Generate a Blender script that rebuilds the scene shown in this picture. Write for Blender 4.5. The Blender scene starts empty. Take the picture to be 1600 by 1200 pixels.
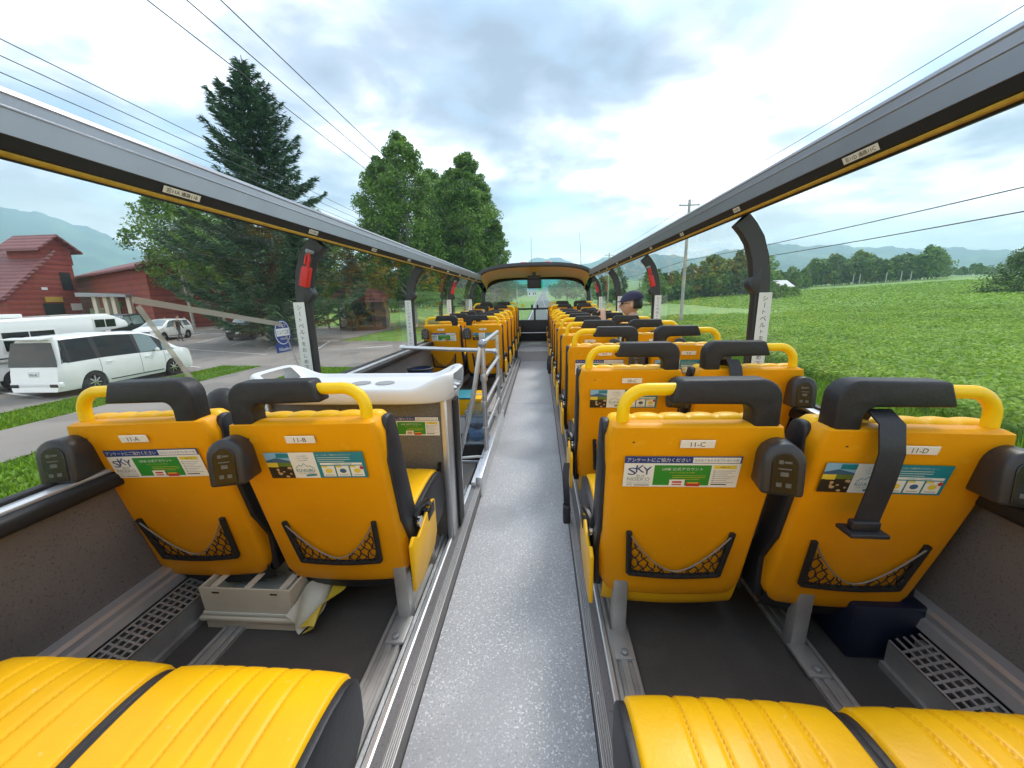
import bpy, bmesh, math, random
import numpy as np
from mathutils import Vector, Matrix
R_ = math.radians
S = bpy.context.scene
COL = S.collection
random.seed(7); RNG = np.random.default_rng(7)
EZ = 3.0                                  # eye height over the ground

# ------------------------------------------------------------------ camera
YAW, PITCH, ROLL = R_(4.2617), R_(12.5049), R_(1.2)
_r0 = Vector((math.cos(YAW), math.sin(YAW), 0))
_fw = Vector((-math.sin(YAW)*math.cos(PITCH), math.cos(YAW)*math.cos(PITCH), -math.sin(PITCH)))
_d0 = _fw.cross(_r0)
_r = math.cos(ROLL)*_r0 + math.sin(ROLL)*_d0
_d = -math.sin(ROLL)*_r0 + math.cos(ROLL)*_d0
cam = bpy.data.cameras.new("camera"); camo = bpy.data.objects.new("camera", cam); COL.objects.link(camo)
camo.matrix_world = Matrix(((_r.x, -_d.x, -_fw.x, 0), (_r.y, -_d.y, -_fw.y, 0), (_r.z, -_d.z, -_fw.z, EZ), (0, 0, 0, 1)))
cam.sensor_width = 36; cam.lens = 36*600/1600; cam.clip_start = 0.02; cam.clip_end = 20000
S.camera = camo

def ray(u, v):                            # direction through a pixel of the 1600x1200 photograph
    return _r*((u-800)/600) + _d*((v-600)/600) + _fw
def atY(u, v, Y):
    d = ray(u, v); k = Y/d.y
    return Vector((d.x*k, Y, EZ+d.z*k))

# ------------------------------------------------------------------ world, sun, exposure
SUN_EL, SUN_AZ = R_(52), R_(30)           # azimuth from +Y (bus heading) towards +X
w = bpy.data.worlds.new("World"); S.world = w; w.use_nodes = True
nt = w.node_tree; nt.nodes.clear()
def N(tree, t, **k):
    n = tree.nodes.new(t)
    for a, b in k.items(): setattr(n, a, b)
    return n
L = nt.links.new
out = N(nt, 'ShaderNodeOutputWorld'); bg = N(nt, 'ShaderNodeBackground'); bg.inputs[1].default_value = 0.1
sky = N(nt, 'ShaderNodeTexSky', sky_type='NISHITA', sun_disc=False, sun_elevation=SUN_EL, sun_rotation=SUN_AZ)
tc = N(nt, 'ShaderNodeTexCoord'); sep = N(nt, 'ShaderNodeSeparateXYZ'); L(tc.outputs['Generated'], sep.inputs[0])
def math_(op, a, b=None, c=None, tree=nt):
    n = N(tree, 'ShaderNodeMath', operation=op)
    for i, x in enumerate((a, b, c)):
        if x is None: continue
        if isinstance(x, (int, float)): n.inputs[i].default_value = x
        else: tree.links.new(x, n.inputs[i])
    return n.outputs[0]
zc = math_('MAXIMUM', sep.outputs[2], 0.0)
den = math_('ADD', zc, 0.16)
px = math_('DIVIDE', sep.outputs[0], den); py = math_('DIVIDE', sep.outputs[1], den)
cmb = N(nt, 'ShaderNodeCombineXYZ'); L(px, cmb.inputs[0]); L(py, cmb.inputs[1]); cmb.inputs[2].default_value = 3.1
def wnoise(scale, det, rough, off, dist=0.0):
    mp = N(nt, 'ShaderNodeMapping'); mp.inputs['Location'].default_value = off; L(cmb.outputs[0], mp.inputs[0])
    n = N(nt, 'ShaderNodeTexNoise'); n.inputs['Scale'].default_value = scale; n.inputs['Detail'].default_value = det
    n.inputs['Roughness'].default_value = rough; n.inputs['Distortion'].default_value = dist
    L(mp.outputs[0], n.inputs['Vector']); return n.outputs[0]
def ramp(tree, fac, stops):
    n = N(tree, 'ShaderNodeValToRGB'); tree.links.new(fac, n.inputs[0]); e = n.color_ramp.elements
    e[0].position, e[0].color = stops[0][0], (*stops[0][1], 1); e[1].position, e[1].color = stops[-1][0], (*stops[-1][1], 1)
    for p, c in stops[1:-1]:
        x = e.new(p); x.color = (*c, 1)
    return n.outputs[0]
n1 = wnoise(1.0, 7, 0.52, (0.9, 0.25, 0), 0.35)       # large cloud masses
n2 = wnoise(2.8, 6, 0.55, (4.0, 2.2, 0), 0.3)          # billows
mix12 = math_('ADD', math_('MULTIPLY', n1, 0.62), math_('MULTIPLY', n2, 0.38))
# the big grey cloud base ahead, a bright break to its right
def blob(d, width):
    v = Vector(d).normalized()
    dp = N(nt, 'ShaderNodeVectorMath', operation='DOT_PRODUCT'); L(tc.outputs['Generated'], dp.inputs[0]); dp.inputs[1].default_value = v
    n = N(nt, 'ShaderNodeMapRange', interpolation_type='SMOOTHSTEP'); L(dp.outputs['Value'], n.inputs[0])
    n.inputs[1].default_value = math.cos(R_(width)); n.inputs[2].default_value = 1.0
    return n.outputs[0]
mix12 = math_('SUBTRACT', math_('SUBTRACT', mix12, 0.012), math_('MULTIPLY', blob(ray(780, 170), 22), 0.07))
mix12 = math_('SUBTRACT', mix12, math_('MULTIPLY', blob(ray(150, 120), 26), 0.05))
mix12 = math_('ADD', mix12, math_('MULTIPLY', blob(ray(1230, 130), 16), 0.045))
mix12 = math_('ADD', mix12, math_('MULTIPLY', blob(ray(640, 250), 12), 0.06))
cloud = ramp(nt, mix12, [(0.35, (1.9, 2.1, 2.7)), (0.43, (3.0, 3.2, 3.9)), (0.48, (4.8, 5.0, 5.8)), (0.52, (7.4, 7.6, 8.2)), (0.57, (10.2, 10.1, 10.2)), (0.65, (14.5, 14.2, 13.8))])
holes = ramp(nt, wnoise(0.9, 5, 0.5, (7.3, 5.1, 0), 0.2), [(0.52, (0, 0, 0)), (0.66, (0.6, 0.6, 0.6))])
mx = N(nt, 'ShaderNodeMix', data_type='RGBA'); L(holes, mx.inputs[0]); L(cloud, mx.inputs[6])
skb = N(nt, 'ShaderNodeVectorMath', operation='MULTIPLY'); L(sky.outputs[0], skb.inputs[0]); skb.inputs[1].default_value = (1.3, 1.55, 1.5)
L(skb.outputs[0], mx.inputs[7])
hz = N(nt, 'ShaderNodeMapRange'); L(sep.outputs[2], hz.inputs[0]); hz.inputs[1].default_value = 0.0; hz.inputs[2].default_value = 0.22
mh = N(nt, 'ShaderNodeMix', data_type='RGBA'); L(hz.outputs[0], mh.inputs[0]); mh.inputs[6].default_value = (24.0, 21.5, 18.0, 1); L(mx.outputs[2], mh.inputs[7])
hb = N(nt, 'ShaderNodeMix', data_type='RGBA'); hb.inputs[0].default_value = 0.55; L(mh.outputs[2], hb.inputs[6]); L(mx.outputs[2], hb.inputs[7])
L(hb.outputs[2], bg.inputs[0]); L(bg.outputs[0], out.inputs[0])
sl = bpy.data.lights.new("sun", 'SUN'); sl.energy = 1.1; sl.angle = R_(14); sl.color = (1.0, 0.96, 0.9)
so = bpy.data.objects.new("sun", sl); COL.objects.link(so)
_sd = Vector((math.sin(SUN_AZ)*math.cos(SUN_EL), math.cos(SUN_AZ)*math.cos(SUN_EL), math.sin(SUN_EL)))
so.rotation_euler = _sd.to_track_quat('Z', 'Y').to_euler(); so.location = (0, 0, 60)
S.view_settings.view_transform = 'Standard'; S.view_settings.look = 'None'; S.view_settings.exposure = 1.2; S.view_settings.gamma = 1
S.render.engine = 'CYCLES'
cy = S.cycles; cy.use_denoising = True; cy.max_bounces = 8; cy.transparent_max_bounces = 24; cy.diffuse_bounces = 4; cy.glossy_bounces = 3
cy.volume_bounces = 1; cy.sample_clamp_indirect = 6; cy.caustics_reflective = False; cy.caustics_refractive = False

# ------------------------------------------------------------------ materials
MAT = {}
def mat(name, col, rough=0.5, metal=0.0, var=0.0, vscale=8.0, bump=0.0, bscale=60.0, speck=None, spec=0.5, coat=0.0, transl=0.0, emit=None, rnd=0.0, coord='Object'):
    m = bpy.data.materials.new(name); m.use_nodes = True; t = m.node_tree; b = t.nodes['Principled BSDF']
    b.inputs['Base Color'].default_value = (*col, 1); b.inputs['Roughness'].default_value = rough; b.inputs['Metallic'].default_value = metal
    b.inputs['Specular IOR Level'].default_value = spec; b.inputs['Coat Weight'].default_value = coat
    tcn = N(t, 'ShaderNodeTexCoord'); co = tcn.outputs[coord]
    cur = None
    def noise(sc, det=4):
        n = N(t, 'ShaderNodeTexNoise'); n.inputs['Scale'].default_value = sc; n.inputs['Detail'].default_value = det; t.links.new(co, n.inputs['Vector']); return n.outputs[0]
    if var:
        cur = ramp(t, noise(vscale), [(0.3, tuple(max(0, c*(1-var)) for c in col)), (0.7, tuple(min(1, c*(1+var)) for c in col))])
    if rnd:
        at = N(t, 'ShaderNodeAttribute', attribute_name='rnd')
        hs = N(t, 'ShaderNodeHueSaturation'); 
        if cur is not None: t.links.new(cur, hs.inputs['Color'])
        else: hs.inputs['Color'].default_value = (*col, 1)
        mr = N(t, 'ShaderNodeMapRange'); t.links.new(at.outputs['Fac'], mr.inputs[0]); mr.inputs[3].default_value = 1-rnd; mr.inputs[4].default_value = 1+rnd
        t.links.new(mr.outputs[0], hs.inputs['Value'])
        mr2 = N(t, 'ShaderNodeMapRange'); t.links.new(at.outputs['Fac'], mr2.inputs[0]); mr2.inputs[3].default_value = 0.515; mr2.inputs[4].default_value = 0.485
        t.links.new(mr2.outputs[0], hs.inputs['Hue']); cur = hs.outputs[0]
    if speck:
        for (sc, thr, c2, fac) in speck:
            vn = N(t, 'ShaderNodeTexNoise'); vn.inputs['Scale'].default_value = sc; vn.inputs['Detail'].default_value = 1; t.links.new(co, vn.inputs['Vector'])
            r = ramp(t, vn.outputs[0], [(thr, (0, 0, 0)), (thr+0.05, (fac,)*3)])
            mm = N(t, 'ShaderNodeMix', data_type='RGBA'); t.links.new(r, mm.inputs[0])
            if cur is not None: t.links.new(cur, mm.inputs[6])
            else: mm.inputs[6].default_value = (*col, 1)
            mm.inputs[7].default_value = (*c2, 1); cur = mm.outputs[2]
    if cur is not None: t.links.new(cur, b.inputs['Base Color'])
    if bump:
        bn = N(t, 'ShaderNodeBump'); bn.inputs['Strength'].default_value = bump; bn.inputs['Distance'].default_value = 0.01
        t.links.new(noise(bscale, 5), bn.inputs['Height']); t.links.new(bn.outputs[0], b.inputs['Normal'])
    if emit:
        b.inputs['Emission Color'].default_value = (*emit[0], 1); b.inputs['Emission Strength'].default_value = emit[1]
    if transl:
        tr = N(t, 'ShaderNodeBsdfTranslucent'); ad = N(t, 'ShaderNodeMixShader'); ad.inputs[0].default_value = transl
        if cur is not None: t.links.new(cur, tr.inputs[0])
        else: tr.inputs[0].default_value = (*col, 1)
        o = t.nodes['Material Output']; t.links.new(b.outputs[0], ad.inputs[1]); t.links.new(tr.outputs[0], ad.inputs[2]); t.links.new(ad.outputs[0], o.inputs[0])
    MAT[name] = m; return m
def glassmat(name, tint, base=0.05, rough=0.02, power=4.0, dirt=0.0):
    m = bpy.data.materials.new(name); m.use_nodes = True; t = m.node_tree; t.nodes.clear()
    o = N(t, 'ShaderNodeOutputMaterial'); tr = N(t, 'ShaderNodeBsdfTransparent'); tr.inputs[0].default_value = (*tint, 1)
    g = N(t, 'ShaderNodeBsdfGlossy'); g.inputs['Roughness'].default_value = rough
    lw = N(t, 'ShaderNodeLayerWeight'); lw.inputs[0].default_value = 0.5
    p = math_('POWER', lw.outputs['Facing'], power, tree=t); f = math_('MULTIPLY_ADD', p, 1-base, base, tree=t)
    mx = N(t, 'ShaderNodeMixShader'); t.links.new(f, mx.inputs[0]); t.links.new(tr.outputs[0], mx.inputs[1]); t.links.new(g.outputs[0], mx.inputs[2])
    last = mx.outputs[0]
    if dirt:
        df = N(t, 'ShaderNodeBsdfDiffuse'); df.inputs[0].default_value = (0.7, 0.7, 0.66, 1)
        tcn = N(t, 'ShaderNodeTexCoord'); n = N(t, 'ShaderNodeTexNoise'); n.inputs['Scale'].default_value = 2.2; n.inputs['Detail'].default_value = 6; t.links.new(tcn.outputs['Object'], n.inputs['Vector'])
        r = ramp(t, n.outputs[0], [(0.4, (0,)*3), (0.75, (dirt,)*3)])
        m2 = N(t, 'ShaderNodeMixShader'); t.links.new(r, m2.inputs[0]); t.links.new(last, m2.inputs[1]); t.links.new(df.outputs[0], m2.inputs[2]); last = m2.outputs[0]
    t.links.new(last, o.inputs[0]); MAT[name] = m; return m

mat('shell', (0.76, 0.325, 0.003), 0.42, spec=0.22, var=0.08, vscale=3.5, bump=0.02, bscale=120, speck=[(38, 0.70, (0.80, 0.42, 0.03), 0.35), (7, 0.66, (0.60, 0.24, 0.004), 0.3)])
mat('leather', (0.90, 0.49, 0.005), 0.38, spec=0.3, var=0.07, vscale=9, bump=0.05, bscale=120, speck=[(60, 0.72, (0.88, 0.70, 0.30), 0.3)])
mat('yplastic', (0.86, 0.47, 0.004), 0.34, spec=0.3, var=0.04, vscale=5)
mat('ytube', (0.90, 0.56, 0.004), 0.32, spec=0.35, var=0.03)
mat('pad', (0.020, 0.019, 0.020), 0.5, spec=0.35, var=0.2, vscale=30, bump=0.12, bscale=160)
mat('blackvinyl', (0.018, 0.019, 0.024), 0.5, var=0.25, vscale=14, bump=0.1, bscale=90)
mat('black', (0.012, 0.012, 0.013), 0.45)
mat('usb', (0.03, 0.031, 0.034), 0.4, bump=0.05, bscale=200)
mat('usbpanel', (0.016, 0.014, 0.010), 0.2)
mat('icon', (0.10, 0.10, 0.09), 0.5)
mat('net', (0.01, 0.01, 0.011), 0.7)
mat('elastic', (0.22, 0.22, 0.21), 0.7)
mat('plate', (0.80, 0.76, 0.66), 0.45)
mat('ink', (0.02, 0.02, 0.025), 0.6)
mat('paper', (0.80, 0.79, 0.72), 0.5)
mat('pblue', (0.018, 0.045, 0.20), 0.45)
mat('pnavy', (0.02, 0.05, 0.16), 0.45)
mat('pgreen', (0.03, 0.26, 0.03), 0.45)
mat('pteal', (0.012, 0.22, 0.27), 0.45)
mat('pyel', (0.75, 0.58, 0.05), 0.5)
mat('pred', (0.50, 0.04, 0.03), 0.5)
mat('psky', (0.25, 0.48, 0.68), 0.5)
mat('pmount', (0.05, 0.12, 0.22), 0.5)
mat('pdark', (0.03, 0.022, 0.014), 0.5)
mat('pskin', (0.55, 0.38, 0.20), 0.5)
mat('pgrass', (0.13, 0.20, 0.03), 0.5)
mat('pgrey', (0.30, 0.30, 0.30), 0.6)
mat('floor', (0.43, 0.43, 0.44), 0.40, var=0.16, vscale=1.3, bump=0.03, bscale=60, speck=[(170, 0.60, (0.78, 0.78, 0.78), 0.75), (150, 0.62, (0.20, 0.20, 0.21), 0.6), (1.7, 0.60, (0.30, 0.30, 0.31), 0.5)])
mat('platform', (0.066, 0.062, 0.058), 0.55, var=0.22, vscale=3, bump=0.05, speck=[(300, 0.64, (0.17, 0.165, 0.16), 0.5), (9, 0.62, (0.09, 0.085, 0.08), 0.3)])
mat('wallpanel', (0.165, 0.155, 0.155), 0.5, var=0.14, vscale=4, bump=0.06, bscale=40, speck=[(170, 0.62, (0.07, 0.062, 0.06), 0.6), (210, 0.655, (0.22, 0.205, 0.20), 0.5)])
mat('alu', (0.66, 0.67, 0.68), 0.32, 0.7, var=0.08, vscale=18)
mat('alupaint', (0.33, 0.34, 0.37), 0.30, 0.5, var=0.05, vscale=6)
mat('dullmetal', (0.44, 0.44, 0.43), 0.5, 0.6, var=0.2, vscale=10)
mat('pillar', (0.028, 0.030, 0.034), 0.42, var=0.1, bump=0.04, bscale=150)
mat('rubber', (0.010, 0.010, 0.011), 0.55)
mat('alulight', (0.56, 0.57, 0.59), 0.3, 0.6, var=0.06, vscale=8)
mat('stitch', (0.62, 0.31, 0.01), 0.7)
mat('tray', (0.72, 0.73, 0.73), 0.3, var=0.04, vscale=5)
mat('cabinet', (0.135, 0.125, 0.11), 0.5, var=0.12, vscale=5, speck=[(220, 0.62, (0.40, 0.36, 0.27), 0.7), (170, 0.63, (0.06, 0.06, 0.06), 0.6)])
mat('navybox', (0.008, 0.012, 0.034), 0.4)
mat('canopyin', (0.78, 0.44, 0.02), 0.5)
mat('redplastic', (0.62, 0.02, 0.015), 0.35)
mat('boxplastic', (0.62, 0.57, 0.46), 0.5, var=0.08, vscale=6)
mat('bagyellow', (0.62, 0.47, 0.04), 0.35)
mat('bagclear', (0.62, 0.63, 0.56), 0.25)
mat('cord', (0.50, 0.28, 0.02), 0.5, var=0.15, vscale=40)
mat('skin', (0.58, 0.34, 0.23), 0.5, var=0.05, vscale=20)
mat('hair', (0.012, 0.010, 0.009), 0.5)
mat('cap', (0.022, 0.022, 0.06), 0.7, bump=0.1, bscale=300)
mat('tshirt', (0.012, 0.012, 0.014), 0.8)
mat('cloth_grey', (0.10, 0.10, 0.11), 0.8); mat('cloth_white', (0.62, 0.62, 0.62), 0.8); mat('cloth_brown', (0.07, 0.055, 0.04), 0.8); mat('cloth_red', (0.35, 0.12, 0.12), 0.8)
mat('carwhite', (0.80, 0.81, 0.80), 0.25, coat=0.6); mat('carblack', (0.010, 0.010, 0.013), 0.3, spec=0.3); mat('carred', (0.5, 0.02, 0.02), 0.25, coat=0.6)
mat('carglass', (0.012, 0.016, 0.017), 0.08, spec=0.35); mat('carglass_light', (0.16, 0.22, 0.22), 0.06, spec=0.9, coat=0.5); mat('tyre', (0.015, 0.015, 0.016), 0.8); mat('chrome', (0.75, 0.76, 0.78), 0.18, 1.0)
mat('lamp', (0.72, 0.74, 0.76), 0.12, spec=0.8); mat('taillamp', (0.35, 0.01, 0.012), 0.2); mat('platewhite', (0.75, 0.76, 0.74), 0.5); mat('grille', (0.02, 0.02, 0.022), 0.4)
mat('concrete', (0.42, 0.42, 0.40), 0.8, var=0.1, vscale=2, bump=0.1, bscale=10)
mat('steel', (0.30, 0.31, 0.32), 0.5, 0.4)
mat('wire', (0.03, 0.03, 0.04), 0.6)
mat('bark', (0.09, 0.065, 0.05), 0.9, var=0.35, vscale=12, bump=0.5, bscale=25); mat('birch', (0.42, 0.40, 0.36), 0.8, var=0.3, vscale=8)
mat('leaf_spruce', (0.070, 0.145, 0.066), 0.6, rnd=0.55, transl=0.15); mat('leaf', (0.155, 0.28, 0.045), 0.55, rnd=0.5, transl=0.3); mat('leaf_dark', (0.115, 0.21, 0.042), 0.55, rnd=0.5, transl=0.25); mat('leaf_light', (0.115, 0.19, 0.03), 0.55, rnd=0.45, transl=0.3)
mat('soy', (0.25, 0.41, 0.05), 0.6, rnd=0.35, transl=0.35, spec=0.25); mat('grassblade', (0.17, 0.32, 0.016), 0.5, rnd=0.45, transl=0.3)
mat('asphalt', (0.25, 0.225, 0.20), 0.85, var=0.2, vscale=0.35, bump=0.15, bscale=30, speck=[(0.5, 0.60, (0.18, 0.165, 0.15), 0.7)])
mat('road', (0.12, 0.12, 0.122), 0.8, var=0.15, vscale=0.4, bump=0.1, bscale=30)
mat('whitepaint', (0.62, 0.62, 0.60), 0.7, var=0.12, vscale=3)
mat('grass', (0.13, 0.25, 0.020), 0.8, var=0.4, vscale=1.2, bump=0.6, bscale=14, speck=[(0.6, 0.58, (0.16, 0.24, 0.03), 0.6)])
mat('field', (0.15, 0.29, 0.035), 0.75, var=0.35, vscale=1.6, bump=0.8, bscale=5, speck=[(3.5, 0.56, (0.20, 0.34, 0.06), 0.6), (0.05, 0.5, (0.15, 0.29, 0.045), 0.5)])
mat('hillgreen', (0.035, 0.075, 0.035), 0.9, var=0.4, vscale=0.01, speck=[(0.004, 0.52, (0.10, 0.18, 0.05), 0.6)])
mat('brick', (0.26, 0.045, 0.028), 0.8, var=0.15, vscale=1.2); mat('rooftile', (0.23, 0.075, 0.07), 0.6, var=0.12, vscale=2)
mat('cream', (0.62, 0.56, 0.42), 0.6); mat('darkwin', (0.02, 0.022, 0.022), 0.12); mat('porchroof', (0.32, 0.33, 0.33), 0.6); mat('signyel', (0.45, 0.30, 0.04), 0.6); mat('white', (0.72, 0.72, 0.70), 0.6); mat('woodbrown', (0.085, 0.04, 0.028), 0.7, var=0.2)
glassmat('glass', (0.965, 0.96, 0.935), 0.020, power=5.0, dirt=0.03); glassmat('glass_wind', (0.86, 0.93, 0.90), 0.05); glassmat('glass_teal', (0.05, 0.52, 0.50), 0.05)
glassmat('strip', (0.62, 0.62, 0.55), 0.10, rough=0.5, dirt=0.0)  # pale see-through colour for the reflection painted on the left pane
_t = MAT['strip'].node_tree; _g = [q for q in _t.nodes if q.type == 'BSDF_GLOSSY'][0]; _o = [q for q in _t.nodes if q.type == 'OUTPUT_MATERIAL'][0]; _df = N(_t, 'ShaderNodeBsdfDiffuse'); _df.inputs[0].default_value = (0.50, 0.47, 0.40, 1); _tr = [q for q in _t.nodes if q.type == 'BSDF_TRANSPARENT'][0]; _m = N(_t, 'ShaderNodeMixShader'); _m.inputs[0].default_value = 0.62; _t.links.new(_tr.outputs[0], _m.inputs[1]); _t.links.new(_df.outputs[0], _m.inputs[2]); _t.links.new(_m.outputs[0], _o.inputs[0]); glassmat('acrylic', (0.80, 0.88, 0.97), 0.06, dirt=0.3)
# horizontal courses on brick walls and roof tiles, ribs on the aluminium edge strips
def add_wave(name, scale, axis, strength, dist=0.02, dark=None):
    t = MAT[name].node_tree; b = t.nodes['Principled BSDF']; tcn = N(t, 'ShaderNodeTexCoord')
    wv = N(t, 'ShaderNodeTexWave', wave_type='BANDS', bands_direction=axis, wave_profile='SIN'); wv.inputs['Scale'].default_value = scale; wv.inputs['Distortion'].default_value = 0.0
    t.links.new(tcn.outputs['Object'], wv.inputs['Vector'])
    bn = N(t, 'ShaderNodeBump'); bn.inputs['Strength'].default_value = strength; bn.inputs['Distance'].default_value = dist
    t.links.new(wv.outputs['Fac'], bn.inputs['Height']); t.links.new(bn.outputs[0], b.inputs['Normal'])
    if dark:
        src = b.inputs['Base Color'].links[0].from_socket if b.inputs['Base Color'].links else None
        mm = N(t, 'ShaderNodeMix', data_type='RGBA', blend_type='MULTIPLY'); mm.inputs[0].default_value = 1.0
        if src: t.links.new(src, mm.inputs[6])
        else: mm.inputs[6].default_value = b.inputs['Base Color'].default_value
        t.links.new(ramp(t, wv.outputs['Fac'], [(0.0, (dark,)*3), (0.35, (1, 1, 1))]), mm.inputs[7]); t.links.new(mm.outputs[2], b.inputs['Base Color'])
add_wave('brick', 0.55, 'Z', 0.5, 0.03, 0.72); add_wave('rooftile', 0.75, 'Z', 0.8, 0.06, 0.6)
mat('ribbed', (0.66, 0.66, 0.66), 0.35, 0.5); add_wave('ribbed', 55.0, 'X', 1.0, 0.003, 0.55)

# ------------------------------------------------------------------ mesh builder
_TXT = {}
def text_geo(s):
    if s not in _TXT:
        c = bpy.data.curves.new('t', 'FONT'); c.body = s; c.size = 1; c.resolution_u = 2; c.fill_mode = 'FRONT'; c.align_x = 'LEFT'
        o = bpy.data.objects.new('t', c); COL.objects.link(o)
        me = bpy.data.meshes.new_from_object(o.evaluated_get(bpy.context.evaluated_depsgraph_get()))
        vs = [v.co.copy() for v in me.vertices]; fs = [tuple(p.vertices) for p in me.polygons]
        bpy.data.objects.remove(o); bpy.data.curves.remove(c); bpy.data.meshes.remove(me)
        xs = [v.x for v in vs]; ys = [v.y for v in vs]
        _TXT[s] = (vs, fs, min(xs), max(xs), min(ys), max(ys))
    return _TXT[s]
class B:
    def __init__(s): s.v = []; s.f = []; s.m = []
    def add(s, vs, fs, m=0):
        o = len(s.v); s.v += [tuple(v) for v in vs]; s.f += [tuple(i+o for i in f) for f in fs]; s.m += [m]*len(fs); return s
    def bm(s, bm, m=0):
        bm.verts.index_update(); s.add([v.co for v in bm.verts], [[v.index for v in f.verts] for f in bm.faces], m); bm.free(); return s
    def box(s, x0, x1, y0, y1, z0, z1, m=0, bev=0.0, seg=2, M=None):
        bm = bmesh.new(); bmesh.ops.create_cube(bm, size=1)
        for v in bm.verts: v.co = Vector(((x0+x1)/2+v.co.x*(x1-x0), (y0+y1)/2+v.co.y*(y1-y0), (z0+z1)/2+v.co.z*(z1-z0)))
        if bev: bmesh.ops.bevel(bm, geom=list(bm.edges), offset=bev, segments=seg, affect='EDGES', profile=0.5, clamp_overlap=True)
        if M is not None: bm.transform(M)
        return s.bm(bm, m)
    def prism(s, poly, axis, a, b, m=0, bev=0.0, seg=2, M=None):
        # poly: 2-D points; axis x -> (y,z), y -> (x,z), z -> (x,y)
        bm = bmesh.new()
        def P(p, t): return {'x': (t, p[0], p[1]), 'y': (p[0], t, p[1]), 'z': (p[0], p[1], t)}[axis]
        A = [bm.verts.new(P(p, a)) for p in poly]; C = [bm.verts.new(P(p, b)) for p in poly]; n = len(poly)
        bm.faces.new(A); bm.faces.new(C[::-1])
        for i in range(n): bm.faces.new((A[i], C[i], C[(i+1) % n], A[(i+1) % n]))
        bmesh.ops.recalc_face_normals(bm, faces=list(bm.faces))
        if bev:
            es = [e for e in bm.edges if len(e.link_faces) == 2 and e.calc_face_angle(0) > 0.6]
            bmesh.ops.bevel(bm, geom=es, offset=bev, segments=seg, affect='EDGES', profile=0.5, clamp_overlap=True)
        if M is not None: bm.transform(M)
        return s.bm(bm, m)
    def tube(s, path, r, n=8, m=0, cap=True, closed=False):
        P = [Vector(p) for p in path]; k = len(P); rs = r if isinstance(r, (list, tuple)) else [r]*k
        T = []
        for i in range(k):
            a = P[i-1] if (i or closed) else P[0]; b = P[(i+1) % k] if (i < k-1 or closed) else P[-1]
            T.append((b-a).normalized())
        up = Vector((0, 0, 1)) if abs(T[0].z) < 0.9 else Vector((1, 0, 0))
        u = T[0].cross(up).normalized(); vs = []; 
        for i in range(k):
            u = (u - T[i]*u.dot(T[i])).normalized(); w_ = T[i].cross(u)
            for j in range(n):
                a = 2*math.pi*j/n; vs.append(P[i] + (u*math.cos(a)+w_*math.sin(a))*rs[i])
        fs = []
        for i in range(k if closed else k-1):
            i2 = (i+1) % k
            for j in range(n): fs.append((i*n+j, i*n+(j+1) % n, i2*n+(j+1) % n, i2*n+j))
        if cap and not closed: fs += [tuple(range(n))[::-1], tuple(range((k-1)*n, k*n))]
        return s.add(vs, fs, m)
    def grid(s, fn, nu, nv, m=0, keep=None):
        vs = [fn(i/nu, j/nv) for i in range(nu+1) for j in range(nv+1)]
        fs = [(i*(nv+1)+j, (i+1)*(nv+1)+j, (i+1)*(nv+1)+j+1, i*(nv+1)+j+1) for i in range(nu) for j in range(nv) if keep is None or keep(i/nu, j/nv)]
        return s.add(vs, fs, m)
    def lathe(s, prof, c, axis='z', n=20, m=0):
        # prof: (radius, height)
        vs = []; fs = []; k = len(prof)
        for i in range(n):
            a = 2*math.pi*i/n
            for (r, h) in prof:
                x, y = r*math.cos(a), r*math.sin(a)
                p = {'z': (x, y, h), 'y': (x, h, y), 'x': (h, x, y)}[axis]; vs.append((p[0]+c[0], p[1]+c[1], p[2]+c[2]))
        for i in range(n):
            for j in range(k-1): fs.append((i*k+j, ((i+1) % n)*k+j, ((i+1) % n)*k+j+1, i*k+j+1))
        return s.add(vs, fs, m)
    def sphere(s, c, r, m=0, u=16, v=10, sc=(1, 1, 1), M=None):
        bm = bmesh.new(); bmesh.ops.create_uvsphere(bm, u_segments=u, v_segments=v, radius=r)
        for q in bm.verts: q.co = Vector((q.co.x*sc[0], q.co.y*sc[1], q.co.z*sc[2]))
        if M is not None: bm.transform(M)
        bmesh.ops.translate(bm, verts=bm.verts, vec=Vector(c)); return s.bm(bm, m)
    def text(s, t, o, ux, uy, w=None, h=None, m=0, align='c', rot=False, fit=True):
        # writes t with its box centred (or left-aligned) on o; ux, uy unit vectors
        vs, fs, x0, x1, y0, y1 = text_geo(t); o, ux, uy = Vector(o), Vector(ux), Vector(uy)
        if h is None: sx = sy = w/(x1-x0)
        elif w is None: sx = sy = h/(y1-y0)
        else: sx, sy = w/(x1-x0), h/(y1-y0)
        cx = (x0+x1)/2 if align == 'c' else x0; cy_ = (y0+y1)/2
        if rot: q = [o + ux*((v.y-cy_)*sy) - uy*((v.x-cx)*sx) for v in vs]
        else: q = [o + ux*((v.x-cx)*sx) + uy*((v.y-cy_)*sy) for v in vs]
        return s.add(q, fs, m)
    def quad(s, o, ux, uy, u0, u1, v0, v1, off, nrm, m=0):
        o, ux, uy, nrm = Vector(o), Vector(ux), Vector(uy), Vector(nrm)
        return s.add([o+ux*u0+uy*v0+nrm*off, o+ux*u1+uy*v0+nrm*off, o+ux*u1+uy*v1+nrm*off, o+ux*u0+uy*v1+nrm*off], [(0, 1, 2, 3)], m)
    def mesh(s, name, mats, smooth=35):
        me = bpy.data.meshes.new(name); me.from_pydata(s.v, [], s.f)
        for x in (mats if isinstance(mats, (list, tuple)) else [mats]): me.materials.append(MAT[x])
        me.polygons.foreach_set('material_index', s.m)
        if smooth:
            me.polygons.foreach_set('use_smooth', [True]*len(s.f)); me.set_sharp_from_angle(angle=R_(smooth))
        me.update(); return me
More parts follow.
